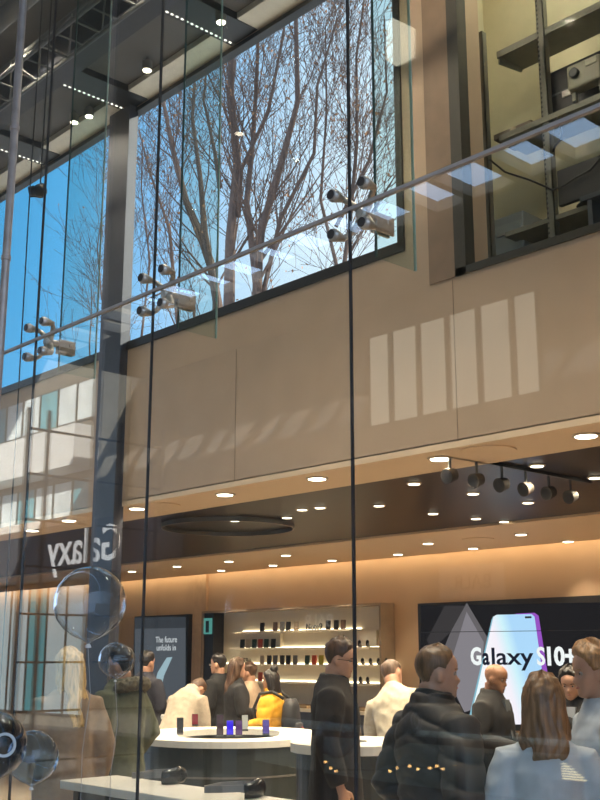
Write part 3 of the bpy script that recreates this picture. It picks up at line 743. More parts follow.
# right counter by the man in glasses
p = onD(350, 741, 8.0)
t = thing('service_counter', 'white topped curved service counter in front of the leaning man', 'counter', (p.x, p.y, 0), rz)
zk = p.z
band(stadium(.42, .1), stadium(.12, .02), zk - .06, zk, 'top', WHITE, t)
band(stadium(.38, .1), stadium(.32, .1), 0, zk - .06, 'front_panel', mat('teal_grey_panel', (.045, .05, .05), .35, var=.1), t)
p = onD(440, 742, 10.8)
t = thing('demo_table', 'long dark demonstration table in front of the video wall', 'table', (p.x, p.y, 0), 0)
MB().box((-1.0, -.35, .90), (2.4, .35, .95)).build('top', mat('dark_top', (.05, .05, .05), .3), t, bevel=.005)
MB().box((-.9, -.25, 0), (2.3, .25, .90)).build('base', mat('dark_brown_front', (.035, .027, .022), .4), t)
# phones on the ring counter
def counter_phone(px, py, h, col, emit, label):
    p = onZ(px, py, HC)
    t = thing('phone_on_stand', label, 'phone', (p.x, p.y, HC), rz + .2)
    MB().box((-.028, -.02, 0), (.028, .035, .012)).build('stand', DKGREY, t)
    ph = MB().box((-.031, -.005, .012), (.031, .005, h)).build('body', BLACK, t, bevel=.003); ph.rotation_euler = (-.15, 0, 0)
    MB().box((-.029, -.0065, .016), (.029, -.005, h - .004)).build('screen', glow('ps_' + '_'.join('%d' % (c * 100) for c in col), col, emit), ph)
counter_phone(180, 734.5, .15, (.02, .02, .022), 1, 'black phone on a stand at the left part of the ring counter')
counter_phone(195, 726, .12, (.50, .08, .08), .8, 'phone with a red screen on the ring counter by the leaning person')
counter_phone(220, 736.5, .19, (.10, .06, .07), 1, 'tallest phone with a dark orange topped screen on the ring counter')
counter_phone(230, 736.5, .14, (.06, .03, .9), 1.2, 'phone with a bright violet blue screen on the ring counter')
counter_phone(239, 736.5, .14, (.16, .07, .20), 1, 'phone with a dull purple screen on the ring counter')
counter_phone(245, 731, .15, (.75, .66, .50), 1, 'phone with a pale cream screen on the ring counter')
counter_phone(266, 735.5, .14, (.18, .13, .42), 1, 'phone with a lilac screen at the right part of the ring counter')
# goggles on the front table
def goggles(px, py, ang, label, k):
    p = onZ(px, py, HT)
    t = thing('virtual_reality_goggles', label, 'goggles', (p.x, p.y, HT), ang)
    mb = MB(); rings = []
    for i in range(13):
        a = -1.15 + 2.3 * i / 12; r = .095
        c = Vector((r * math.sin(a) * 1.05, -r * math.cos(a) * .8, 0)); u = Vector((math.sin(a), -math.cos(a), 0))
        hh = .052 * (1 - .25 * abs(a) / 1.15)
        rings.append([c + u * (.030 * math.cos(q)) + Vector((0, 0, hh + hh * math.sin(q))) for q in np.linspace(0, 2 * PI, 12, endpoint=False)])
    mb.loft(rings); mb.build('visor', mat('goggles_black', (.012, .013, .015), .25), t, smooth=True)
    st = MB()
    pr = [Vector((.10, -.03, .055)), Vector((.13, .08, .05)), Vector((.10, .20, .04)), Vector((0, .25, .03)), Vector((-.10, .20, .04)), Vector((-.13, .08, .05)), Vector((-.10, -.03, .055))]
    st.loft([[q + Vector((0, 0, -.018)), q + Vector((.006, .006, -.018)), q + Vector((.006, .006, .018)), q + Vector((0, 0, .018))] for q in pr])
    st.build('strap', mat('goggles_strap', (.20, .20, .20), .5), t)
    MB().ball((-.035, -.02, .05), .022, 12, 8).ball((.035, -.02, .05), .022, 12, 8).build('lenses', mat('goggles_lens', (.05, .06, .07), .08), t, smooth=True)
goggles(168, 783, rz + 1.0, 'black goggles with grey strap at the left end of the front table', 0)
goggles(246, 797, rz + 1.2, 'black goggles with grey strap at the right end of the front table', 1)

# ================================================================== BALLOONS near the glass, lower left
def balloon(px, py, D, r, label, col=None, printed=False):
    p = onD(px, py, D)
    t = thing('bubble_balloon', label, 'balloon', p)
    m = G_BALL if col is None else glass('balloon_' + label.split()[0], col, 1.6, .03)
    rings = []
    prof = [(-1.10, .03), (-1.04, .10), (-.97, .25), (-.88, .46), (-.7, .70), (-.45, .89), (-.15, .988), (.15, .988), (.45, .89), (.7, .71), (.88, .47), (.97, .24), (1.0, .03)]
    MB().disc_stack((0, 0, 0), (0, 0, 1), [(z * r, q * r) for z, q in prof], 32).build('film', m, t, smooth=True)
    MB().disc_stack((0, 0, -1.1 * r), (0, 0, -1), [(0, .03 * r), (.03 * r, .07 * r), (.10 * r, .09 * r), (.11 * r, .02 * r)], 14).build('knot', mat('balloon_knot', (.55, .50, .45), .4), t)
    MB().tube([(0, 0, -1.2 * r), (.02, .01, -1.2 * r - .2), (-.01, 0, -1.2 * r - .45), (0, 0, max(-1.2 * r - .9, -p.z + .02))], .0014, 5).build('ribbon', mat('ribbon_grey', (.30, .28, .26), .5), t)
    if printed:
        ring(.30 * r, .36 * r, -.004, .004, 40)
    return t, p
balloon(116, 660, 5.6, .088, 'small clear bubble balloon over the head of the person in the parka')
balloon(90, 603, 5.0, .165, 'big clear bubble balloon highest of the cluster at left')
balloon(33, 757, 4.6, .105, 'blue tinted bubble balloon low at left', (.76, .88, .98))
bt_, bp_ = balloon(-6, 745, 4.3, .125, 'smoky dark bubble balloon cut by the left picture edge', (.42, .46, .52))
rgm = ring(.034, .044, -.002, .002, 40); rgo = rgm.build('printed_ring', mat('printed_grey', (.38, .38, .37), .5), bt_)
dv_ = (EYE - bp_).normalized(); dv_ = (dv_ + RV * .35).normalized()
rgo.location = dv_ * .1255; rgo.rotation_euler = dv_.to_track_quat('Z', 'Y').to_euler()
# ================================================================== PEOPLE
ZP = [0, .008, .018, .03, .042, .05, .058, .07, .085, .10, .118, .135, .155, .175, .195, .212, .226, .235]
FR = [.060, .080, .088, .082, .086, .082, .087, .084, .083, .080, .079, .089, .090, .087, .076, .056, .030, .0]
BK = [.030, .010, -.006, -.034, -.050, -.056, -.060, -.066, -.078, -.090, -.100, -.106, -.108, -.104, -.092, -.074, -.046, -.0]
WD = [.010, .026, .038, .048, .054, .057, .060, .064, .068, .071, .074, .076, .077, .075, .067, .054, .034, .0]
NA, NZ = 48, 44
def g(x, c, s): return math.exp(-((x - c) / s) ** 2)
def head_point(i, j, off=0.0):
    z = .235 * (.5 - .5 * math.cos(PI * (i + .3) / (NZ + .6)))
    a = 2 * PI * j / NA
    f, b, wd = np.interp(z, ZP, FR), np.interp(z, ZP, BK), np.interp(z, ZP, WD)
    mid = .03 if z < .02 else max(-.01, .03 - (z - .02) * .8)
    if z > .2: mid = -.01 * max(0, (.235 - z) / .035) - .006
    sx, cx = math.sin(a), math.cos(a)
    x = wd * math.copysign(abs(sx) ** .88, sx)
    y = mid + ((f - mid) if cx > 0 else (mid - b)) * math.copysign(abs(cx) ** .88, cx)
    if cx > 0:
        nb = np.interp(z, [.066, .072, .080, .092, .108, .122, .13], [0, .012, .027, .020, .011, .004, 0])
        y += nb * g(x, 0, .012 + .006 * g(z, .078, .01))
        y -= .010 * g(abs(x), .032, .015) * g(z, .118, .012)
        y += .004 * g(x, 0, .02) * (g(z, .059, .005) + g(z, .043, .006)) - .004 * g(x, 0, .024) * g(z, .051, .003)
        y += .004 * g(abs(x), .046, .02) * g(z, .09, .02)
    p = Vector((x, y, z))
    if off:
        n_ = Vector((x, y - mid, (z - .12) * .9)); n_.normalize(); p += n_ * off
    return p, a, z
def head_mb(mb, X):
    mb.loft([[X @ head_point(i, j)[0] for j in range(NA)] for i in range(NZ + 1)])
    for sx in (-1, 1):
        e = MB().ball((0, 0, 0), (.009, .020, .031), 12, 8)
        R_ = Matrix.Translation((sx * .077, -.006, .103)) @ Matrix.Rotation(sx * .35, 4, 'Z') @ Matrix.Rotation(-.2, 4, 'X')
        mb.add([X @ (R_ @ v) for v in e.v], e.f)
def hair_mb(X, style, thick, seed):
    mb = MB(); rr = []
    for i in range(NZ + 1):
        row = []
        for j in range(NA):
            p, a, z = head_point(i, j)
            d = abs((a + PI) % (2 * PI) - PI) * 180 / PI       # 0 at the face, 180 at the back
            lo = np.interp(d, [0, 25, 50, 66, 74, 92, 112, 135, 180],
                           {'short': [.197, .192, .174, .148, .122, .132, .088, .045, .030], 'long': [.203, .198, .180, .13, .09, .04, .0, -.03, -.03],
                            'up': [.200, .195, .18, .15, .12, .125, .07, .055, .05]}[style])
            k = max(0, min(1, (z - lo) / (.022 if style == 'short' else .012)))
            ca_, sa_ = math.cos(a), math.sin(a); n_ = (noise.noise(Vector((ca_ * 3, sa_ * 3, z * 22 + seed))) * .45 + noise.noise(Vector((ca_ * 8, sa_ * 8, z * 60 + seed))) * .35) * (1.8 if style == 'up' else 1.5)
            top = 1.0 + .9 * max(0, (z - .17) / .065) * (1 if style == 'short' else .6)
            fade = 1.0 if style != 'short' else np.interp(z, [.04, .10, .15, .19], [.22, .3, .55, 1])
            off = -.010 * (1 - k) + k * thick * top * fade * (1 + n_)
            row.append(X @ head_point(i, j, off)[0])
        rr.append(row)
    return mb.loft(rr)
def ell(c, rx, ry, n=20, rot=None, e=1.0):
    c = Vector(c); out_ = []
    for k in range(n):
        a = 2 * PI * k / n; s_, q = math.sin(a), math.cos(a)
        v = Vector((rx * math.copysign(abs(s_) ** e, s_), ry * math.copysign(abs(q) ** e, q), 0))
        if rot: v = rot @ v
        out_.append(c + v)
    return out_
def remesh(mb, name, voxel, m, parent, smooth=2, wr=0, wfreq=9, quilt=None, seed=0):
    me = mb.mesh(name)
    o = bpy.data.objects.new(name, me); COL.objects.link(o)
    r = o.modifiers.new('r', 'REMESH'); r.mode = 'VOXEL'; r.voxel_size = voxel; r.use_smooth_shade = True
    if smooth:
        s_ = o.modifiers.new('s', 'SMOOTH'); s_.factor = .5; s_.iterations = smooth
    dg = bpy.context.evaluated_depsgraph_get()
    me2 = bpy.data.meshes.new_from_object(o.evaluated_get(dg)); me2.name = name
    o.modifiers.clear(); o.data = me2; bpy.data.meshes.remove(me)
    if wr or quilt:
        nv = len(me2.vertices); no = [v.normal.copy() for v in me2.vertices]
        for v, n_ in zip(me2.vertices, no):
            d = 0
            if wr:
                q = v.co * wfreq + Vector((seed, seed * .7, 0))
                d += wr * (noise.noise(Vector((q.x, q.y, q.z * .75 + q.x * .6))) + .5 * noise.noise(q * 2.3))
                d += wr * .8 * (1 - abs(noise.noise(Vector((q.x * .8 + q.z * .9, q.y, q.z * .35 - q.x * .3)) * 1.2)) * 4)* .35
            if quilt:
                per, dep = quilt
                u = (v.co.z + .35 * abs(v.co.x) * (1 if v.co.z > 1.1 else .4) + .012 * noise.noise(v.co * 7)) / per
                d += dep * (abs(math.sin(PI * u)) ** .5 - .6)
            v.co += n_ * d
    me2.materials.clear(); me2.materials.append(m)
    me2.polygons.foreach_set('use_smooth', [True] * len(me2.polygons)); me2.update()
    if parent: o.parent = parent
    return o

SKIN = mat('skin_light', (.52, .28, .18), .5, var=.08, scale=12)
SKIN3 = mat('skin_brown', (.26, .125, .07), .5, var=.08, scale=12)
SKIN2 = mat('skin_tan', (.38, .19, .11), .5, var=.08, scale=12)
HAIRM = {k: mat('hair_' + k, c, .45, var=.45, scale=60, stretch=(1, 1, .12)) for k, c in dict(brown=(.075, .038, .02), dark=(.014, .010, .009), fair=(.17, .09, .042), sandy=(.36, .19, .08), blonde=(.62, .40, .16), honey=(.23, .12, .055), stubble=(.13, .08, .055)).items()}
def hand_mb(mb, wrist, fwd, side, thumb, curl=.35, s=1.0):
    """palm and five fingers; fwd points along the hand, side towards the thumb"""
    f = fwd.normalized(); sd = (side - f * side.dot(f)).normalized(); nrm = f.cross(sd)
    if nrm.z > 0: nrm = -nrm
    def ring_(d, w_, t_): return [wrist + f * d * s + sd * (w_ * s * math.cos(q)) + nrm * (t_ * s * math.sin(q)) for q in np.linspace(0, 2 * PI, 12, endpoint=False)]
    mb.loft([ring_(-.02, .026, .020), ring_(.02, .034, .017), ring_(.06, .042, .016), ring_(.09, .041, .014), ring_(.098, .034, .010)])
    for k, (o_, L_) in enumerate(((.032, .070), (.011, .080), (-.011, .074), (-.031, .058))):
        p0 = wrist + f * .075 * s + sd * o_ * s; pts = [p0]; d = f.copy()
        for q in range(4):
            d = (d + nrm * curl * (.35 if q == 0 else .8)).normalized(); p0 = p0 + d * (L_ * s * (.36 if q == 0 else .28)); pts.append(p0)
        mb.tube(pts, [.0098 * s, .0096 * s, .009 * s, .0085 * s, .0075 * s], 8, round_ends=True)
    p0 = wrist + f * .022 * s + sd * .028 * s
    mb.tube([p0, p0 + (f * .5 + sd * .8) * .035 * s, p0 + (f * .9 + sd * .75 + nrm * .3) * .058 * s, p0 + (f * 1.2 + sd * .6 + nrm * .5) * .07 * s], [.013 * s, .0115 * s, .010 * s, .009 * s], 8, round_ends=True)

ARMS = {'down': ((.235, -.03, 1.13), (.245, .05, .89)), 'front': ((.235, .0, 1.13), (.13, .25, 1.08)), 'pocket': ((.265, -.06, 1.14), (.20, .06, .95)),
        'table': ((.22, .17, 1.16), (.16, .40, 1.05)), 'high': ((.22, .12, 1.15), (.10, .30, 1.26)), 'reachdown': ((.21, .14, 1.17), (.20, .26, .94))}
def person(label, px, D, topy, face, cloth, hair, hstyle='short', hthick=.012, skin=SKIN, lean=0, yaw=0, nod=0, tilt=0, armL='down', armR='down',
           voxel=.011, female=False, garment='jacket', bulk=.022, hem=.80, trousers=(.03, .03, .035), collar=.03, quilt=None, wr=.006,
           longhair=None, glasses_=False, eyes=True, bald=False, extra=None, inner=None, topz=None, lean_side=0, wfreq=9, twist=0):
    foot = onD(px, 657, D); zt = onD(px, topy, D).z if topz is None else topz
    fv = HV * math.cos(math.radians(face)) + RV * math.sin(math.radians(face))
    sc = zt / 1.702
    t = thing('person', label, 'person', (foot.x, foot.y, 0), math.atan2(-fv.x, fv.y))
    t.scale = (sc, sc, sc)
    LM = Matrix.Translation((0, 0, .95)) @ Matrix.Rotation(-lean, 4, 'X') @ Matrix.Rotation(lean_side, 4, 'Y') @ Matrix.Rotation(twist, 4, 'Z') @ Matrix.Translation((0, 0, -.95))
    sw = .92 if female else 1.0
    HX = LM @ Matrix.Translation((0, -.01, 1.47)) @ Matrix.Rotation(yaw, 4, 'Z') @ Matrix.Rotation(-nod, 4, 'X') @ Matrix.Rotation(tilt, 4, 'Y') @ Matrix.Translation((0, .022, .018)) @ Matrix.Scale(.91, 4)
    if extra: foot = foot
    def up(p):
        p = Vector(p); k = max(0, min(1, (p.z - .80) / .22)); return p.lerp(LM @ p, k)
    arms = []
    for sx, nm in ((-1, armL), (1, armR)):
        e, wv = ARMS[nm] if isinstance(nm, str) else nm
        arms.append((Vector((sx * .172 * sw, -.005, 1.365)), Vector((sx * e[0], e[1], e[2])), Vector((sx * wv[0], wv[1], wv[2])), sx))
    # one continuous body
    b = MB(); head_mb(b, HX)
    nk = HX @ Vector((0, -.030, .07)); nb = up((0, -.012, 1.43))
    b.tube([nb, nb.lerp(nk, .5), nk], [.066, .056, .058] if not female else [.058, .047, .050], 16)
    tor = [(.84, 0, .150, .100), (.93, 0, .165, .112), (1.02, 0, .145, .100), (1.10, 0, .132, .095), (1.22, .005, .150, .108), (1.32, .0, .165, .108), (1.39, -.008, .150, .086), (1.45, -.012, .085, .062)]
    b.loft([[up(q) for q in ell((0, y, z), rx * sw, ry)] for z, y, rx, ry in tor])
    for s0, e, wv, sx in arms:
        P = [up((sx * .12 * sw, -.005, 1.37)), up(s0), up(s0.lerp(e, .5)), up(e), up(e.lerp(wv, .5)), up(wv)]
        b.tube(P, [.05, .052, .046, .039, .037, .026], 12, round_ends=True)
        f = (up(wv) - up(e)); hand_mb(b, up(wv) + f.normalized() * .02, f, Vector((-sx * .6, .5, .45)), sx)
    for sx in (-1, 1):
        b.tube([(sx * .085, 0, .90), (sx * .092, .01, .70), (sx * .095, .01, .48), (sx * .098, -.015, .28), (sx * .10, -.03, .08)], [.088, .076, .055, .05, .038], 14)
        b.loft([ell((sx * .10, -.03 + .0, .085), .04, .045, 12), ell((sx * .10, .02, .05), .042, .10, 12), ell((sx * .102, .04, .012), .044, .125, 12), ell((sx * .102, .04, .004), .04, .12, 12)])
    remesh(b, 'body', min(voxel, .0085), skin, t, smooth=1)
    # trousers and shoes
    TM = mat('trousers_%d_%d_%d' % tuple(int(c * 200) for c in trousers), trousers, .8, var=.15, scale=15)
    b = MB(); b.loft([[up(q) for q in ell((0, 0, z), rx * sw, ry)] for z, rx, ry in ((.83, .16, .112), (.93, .178, .126), (1.0, .165, .115))])
    for sx in (-1, 1):
        b.tube([(sx * .085, 0, .90), (sx * .093, .01, .70), (sx * .096, .01, .48), (sx * .10, -.01, .28), (sx * .10, -.02, .07)], [.100, .090, .072, .066, .060], 14)
    remesh(b, 'trousers', .016, TM, t, smooth=2, wr=.006, seed=px)
    for sx in (-1, 1):
        MB().loft([ell((sx * .10, .03, 0), .050, .138, 16), ell((sx * .10, .03, .025), .052, .142, 16), ell((sx * .10, .02, .06), .046, .12, 16), ell((sx * .10, -.02, .095), .05, .06, 16)]).build('shoe', mat('shoe_black', (.02, .02, .02), .4), t, smooth=True)
    # upper garment
    cm = cloth if not isinstance(cloth, tuple) else mat('cloth_%d_%d_%d' % tuple(int(c * 200) for c in cloth), cloth, .85, var=.12, scale=25)
    b = MB(); e_ = bulk
    prof = [(hem, 0, .158, .110), (.93, 0, .172, .120), (1.02, 0, .158, .112), (1.10, 0, .148, .108), (1.22, .003, .160, .114), (1.32, -.002, .170, .110), (1.39, -.010, .150, .088), (1.43, -.014, .108, .074), (1.465, -.014, .075, .064)]
    if hem < .7: prof = [(hem, 0, .185, .15), (.75, 0, .175, .135)] + prof[1:]
    b.loft([[up(q) for q in ell((0, y, z), (rx + e_) * sw, ry + e_, 24)] for z, y, rx, ry in prof])
    if collar:
        cb = up((0, -.014, 1.43)); ct = cb.lerp(nk, .55 + 0.0) + (nk - cb).normalized() * (collar - .03)
        cr_ = (.075 if not female else .066) + e_ * .45
        b.tube([cb, cb.lerp(ct, .5), ct], [cr_ + .012, cr_, cr_ - .004], 20)
    for s0, e, wv, sx in arms:
        dv = (wv - e).normalized()
        P = [up((sx * .09 * sw, -.008, 1.365)), up(s0), up(s0.lerp(e, .5)), up(e), up(e.lerp(wv, .5)), up(wv - dv * .005)]
        b.tube(P, [.056 + e_ * .6, .056 + e_ * .8, .050 + e_ * .95, .044 + e_ * .95, .040 + e_ * .85, .034 + e_ * .6], 14)
    remesh(b, garment, voxel if voxel < .01 else .013, cm, t, smooth=3, wr=wr, quilt=quilt, seed=px * .37, wfreq=wfreq)
    if inner:
        MB().loft([[up(q) for q in ((-.045, .084 + e_, 1.43), (.045, .084 + e_, 1.43), (.045, .05, 1.43), (-.045, .05, 1.43))], [up(q) for q in ((-.012, .120 + e_, 1.15), (.012, .120 + e_, 1.15), (.012, .08, 1.15), (-.012, .08, 1.15))]]).build('shirt_front', mat('shirt_inner_%d' % int(inner[0] * 100), inner, .8), t)
    # hair, eyes, brows
    hm = HAIRM[hair]
    if not bald: hair_mb(HX, hstyle, hthick, px * .1).build('hair', hm, t, smooth=True)
    if longhair:
        L_, wx_, fl_ = longhair
        mb = MB(); rr = []
        levels = 26
        for i in range(levels + 1):
            z = .245 - (L_ + .245) * (i / levels) ** 1.25; u = i / levels
            wxx = np.interp(z, [-.5, -.25, -.1, .02, .10, .15, .19, .215, .235, .245], [wx_ * .75, wx_ * 1.02, wx_, .106, .100, .098, .086, .068, .036, .008])
            dep = np.interp(z, [-.5, -.2, -.05, .1, .16, .2, .23, .245], [.035, .055, .072, .086, .086, .075, .036, .008])
            cy = np.interp(z, [-.5, -.25, -.1, .0, .1, .2], [-.155, -.15, -.105, -.062, -.045, -.03]) + fl_ * max(0, -z)
            if u > .8: wxx *= 1 - (u - .8) * 1.9; dep *= 1 - (u - .8) * 1.5
            row = []
            for k in range(72):
                a = 2 * PI * k / 72
                q = 1 + .16 * noise.noise(Vector((math.cos(a) * 4.5, math.sin(a) * 4.5, z * 5 + px))) + .07 * noise.noise(Vector((math.cos(a) * 14, math.sin(a) * 14, z * 9)))
                wob = .016 * math.sin(z * 34 + math.cos(a) * 5 + px) * min(1, max(0, (.1 - z) * 5))
                row.append(HX @ Vector((wxx * q * math.sin(a) + wob, cy + dep * q * math.cos(a), z + .02 * noise.noise(Vector((a * 4, 0, px))) * u)))
            rr.append(row)
        mb.loft(rr).build('long_hair', hm, t, smooth=True)
    if eyes:
        for sx in (-1, 1):
            ey = MB().ball((0, 0, 0), .0115, 12, 8); X_ = HX @ Matrix.Translation((sx * .032, .0655, .118))
            eo = MB().add([X_ @ v for v in ey.v], ey.f).build('eye', mat('eye_white', (.40, .33, .29), .3), t, smooth=True)
            ir = MB().disc_stack((0, .0095, -.001), (sx * .05, 1, 0), [(0, .0058), (.0022, .0050)], 10)
            MB().add([X_ @ v for v in ir.v], ir.f).build('iris', mat('iris_dark', (.03, .025, .02), .15), eo)
            br = MB().tube([(sx * .017, .0845, .134), (sx * .032, .083, .1375), (sx * .048, .072, .134)], [.0032, .0040, .0022], 6)
            MB().add([HX @ v for v in br.v], br.f).build('eyebrow', hm if hair != 'stubble' else HAIRM['brown'], t)
        lp = MB().tube([(-.019, .081, .0505), (-.008, .0875, .0525), (0, .088, .052), (.008, .0875, .0525), (.019, .081, .0505)], [.002, .0046, .0044, .0046, .002], 7)
        MB().add([HX @ v for v in lp.v], lp.f).build('lips', mat('lips', (.42, .16, .12), .45), t, smooth=True)
    if glasses_:
        gm_ = MB()
        for sx in (-1, 1):
            gm_.tube([(sx * .033 + .023 * math.cos(q), .094, .116 + .017 * math.sin(q)) for q in np.linspace(0, 2 * PI, 17)], .0022, 5)
            gm_.tube([(sx * .056, .093, .120), (sx * .079, .06, .120), (sx * .083, -.01, .116)], .0020, 5)
        gm_.tube([(-.010, .095, .119), (0, .098, .121), (.010, .095, .119)], .0020, 5)
        MB().add([HX @ v for v in gm_.v], gm_.f).build('spectacles', BLACK, t)
    return t, HX, up, sc

PUFF = mat('puffer_nylon', (.050, .041, .035), .58, var=.2, scale=20)
SHIRT = mat('pale_blue_shirt', (.50, .53, .565), .75, var=.06, scale=20)
# nearest row
pt, PX, pup, _ = person('man with short fair hair in a black quilted puffer jacket, turned towards the video wall', 434, 4.95, 647, 62, PUFF, 'fair', hthick=.007, yaw=-.42, nod=.02, armL='pocket', armR='pocket', voxel=.008,
       bulk=.042, collar=.05, quilt=(.085, .014), wr=.0015, hem=.74, garment='puffer_jacket')
cb = MB().tube([pup((0, -.016, 1.44)), pup((0, -.008, 1.475)), pup((0, .004, 1.515))], [.104, .092, .086], 24)
remesh(cb, 'jacket_collar', .01, mat('collar_black', (.015, .014, .014), .5), pt, smooth=3)
bt, BX, bup, _ = person('woman seen from behind with long wavy light brown hair and a pale blue shirt', 541, 4.65, 677, 8, SHIRT, 'honey', 'long', .016, yaw=-.05, armL='down', armR='down', voxel=.008, female=True, bulk=.020, collar=.02, wr=.009, wfreq=7,
       longhair=(.12, .125, 0), eyes=True, garment='shirt', trousers=(.03, .03, .04), hem=.85)
rt_, RX, rup, _ = person('man at the right edge in a pale blue shirt with wavy sandy hair, facing left', 597, 5.1, 646, -95, SHIRT, 'sandy', 'up', .020, yaw=.0, nod=.10, armL='front', armR='down', voxel=.008, bulk=.022, collar=.02, wr=.008, garment='shirt', hem=.85)
# middle distance
person('man in glasses and a dark overcoat standing side on before the shelf wall', 335, 7.3, 640, 98, (.016, .012, .011), 'brown', hthick=.014, yaw=-.05, nod=.18, armL='down', armR='down', voxel=.01, bulk=.034, collar=.035, wr=.006, hem=.55, glasses_=True, garment='overcoat', inner=(.25, .18, .12))
person('man with cropped hair in a cream shirt leaning over the service counter', 400, 8.9, 657, 28, (.54, .46, .35), 'stubble', hthick=.005, lean=.42, yaw=-.25, nod=-.05, armL=((.27, .10, 1.13), (.30, .30, .96)), armR=((.24, .06, 1.15), (.20, .16, .93)), voxel=.01, bulk=.02, collar=.03, wr=.008, hem=.86, garment='shirt', topz=1.80, eyes=True, lean_side=-.28)
person('bald man in a dark jacket looking down before the bright phone picture', 491, 8.6, 663, 125, (.012, .011, .012), 'stubble', bald=True, skin=SKIN3, nod=.22, armL='front', armR='front', voxel=.01, bulk=.036, collar=.04, wr=.006, hem=.78, inner=(.09, .10, .11))
person('dark haired woman in black looking down between the blue shirted pair', 571, 8.0, 668, -150, (.014, .013, .015), 'dark', 'long', .020, nod=.20, armL='front', armR='front', voxel=.01, female=True, bulk=.026, wr=.006, longhair=(.03, .095, 0), garment='coat', hem=.6, inner=(.28, .30, .34))
yt, YX, yup, _ = person('woman with a dark hair bun in a mustard yellow jacket carrying a black backpack', 271, 12.0, 671, -72, (.85, .42, .03), 'dark', 'long', .014, yaw=0, armL='front', armR='front', voxel=.012, female=True, bulk=.040, wr=.008, quilt=(.10, .008), longhair=(.10, .09, 0), garment='yellow_jacket', collar=.04, hem=.74, skin=SKIN2)
MB().ball((0, 0, 0), (.05, .045, .045), 14, 10).build('hair_bun', HAIRM['dark'], yt, smooth=True).location = YX @ Vector((0, -.055, .262))
b = MB().loft([ell((0, -.245, z), rx, ry, 20, e=.7) for z, rx, ry in ((.93, .10, .05), (.97, .145, .085), (1.15, .155, .095), (1.32, .14, .08), (1.40, .09, .05))])
bp = b.build('backpack', mat('backpack_black', (.02, .02, .024), .6, var=.2), yt, smooth=True)
MB().loft([ell((0, -.335, z), rx, ry, 16, e=.7) for z, rx, ry in ((.98, .09, .02), (1.0, .11, .03), (1.12, .11, .03), (1.14, .09, .02))]).build('pocket', mat('backpack_pocket', (.035, .032, .035), .6), bp, smooth=True)
MB().box((.02, -.37, 1.03), (.075, -.355, 1.09)).build('badge', mat('red_badge', (.55, .06, .06), .5), bp)
for sx in (-1, 1):
    MB().tube([(sx * .10, -.19, 1.40), (sx * .115, -.06, 1.48), (sx * .115, .09, 1.45), (sx * .125, .165, 1.28), (sx * .15, .12, 1.08), (sx * .15, -.1, .98), (sx * .12, -.2, .98)], .018, 8).build('shoulder_strap', mat('backpack_black', (.02,) * 3), bp, smooth=True)
person('woman with long brown hair in a black coat facing right behind the ring counter', 237, 12.8, 659, 70, (.016, .015, .017), 'brown', 'long', .016, armL='front', armR='front', voxel=.012, female=True, bulk=.03, longhair=(.20, .10, 0), garment='coat', hem=.55)
person('person in a beige jumper half hidden behind the woman in the black coat', 250, 13.6, 664, -70, (.50, .36, .25), 'brown', 'short', .014, armL='high', armR='front', voxel=.012, bulk=.024, garment='jumper', hem=.86)
person('person in black with short dark hair standing before the dark product column', 219, 13.4, 655, -60, (.012, .012, .014), 'dark', 'short', .014, yaw=.2, armL='down', armR='front', voxel=.012, bulk=.036, garment='coat', hem=.6)
person('person in a light beige hooded coat bending low over the ring counter', 176, 12.0, 684, 30, (.40, .325, .25), 'brown', 'short', .014, lean=.62, nod=.5, armL='table', armR='reachdown', voxel=.012, bulk=.045, garment='coat', hem=.6, topz=1.68, collar=.06, trousers=(.06, .06, .07))
person('dark clothed person in shadow beside the advertising screen', 147, 13.1, 653, 40, (.020, .020, .032), 'dark', 'short', .014, armL='down', armR='front', voxel=.013, bulk=.034, garment='jacket')
gt, GX, gup, _ = person('person with dark hair in an olive green parka with a furry hood, facing left', 122, 8.2, 650, -65, (.10, .105, .065), 'dark', 'short', .016, yaw=.1, armL='front', armR='pocket', voxel=.011, bulk=.048, garment='parka', hem=.66, collar=.04, wr=.008, trousers=(.025, .025, .03))
hb = MB().tube([(.125 * math.cos(a), -.085 + .07 * math.sin(a), 1.45 - .03 * math.sin(a)) for a in np.linspace(PI * .9, PI * 2.1, 12)], .045, 12, round_ends=True)
remesh(hb, 'fur_hood', .012, mat('olive_fur', (.13, .11, .075), .95, var=.4, scale=50), gt, smooth=1, wr=.014, wfreq=45)
person('person with very long blonde hair in a light brown coat at far left', 70, 7.3, 651, -35, (.26, .18, .12), 'blonde', 'long', .016, armL='front', armR='down', voxel=.012, female=True, bulk=.04, garment='coat', hem=.55, longhair=(.26, .085, 0), trousers=(.05, .04, .04))

# ================================================================== STREET SIDE THINGS seen as reflections in the facade
def FS(px, py, Yv): return facing_street(onY(px, py, Yv))
# slatted glass wind screen standing square to the facade
XS = -9.7
sy0, sy1 = 6.4 - 5.25, 6.4 - 6.9
t = thing('wind_screen', 'slim framed glass wind screen standing square to the shop front', 'wind screen', (XS, (sy0 + sy1) / 2, -.1))
hy = abs(sy0 - sy1) / 2
for k in range(9):
    z = .30 + k * .46 + .1
    MB().box((-.015, -hy, z), (.015, hy, z + .02)).build('rail', BLACK, t)
for y in (-hy, -hy * .35, hy * .72, hy):
    MB().box((-.02, y - .015, 0), (.02, y + .015, 4.3)).build('post', mat('screen_post', (.05, .055, .055), .4), t)
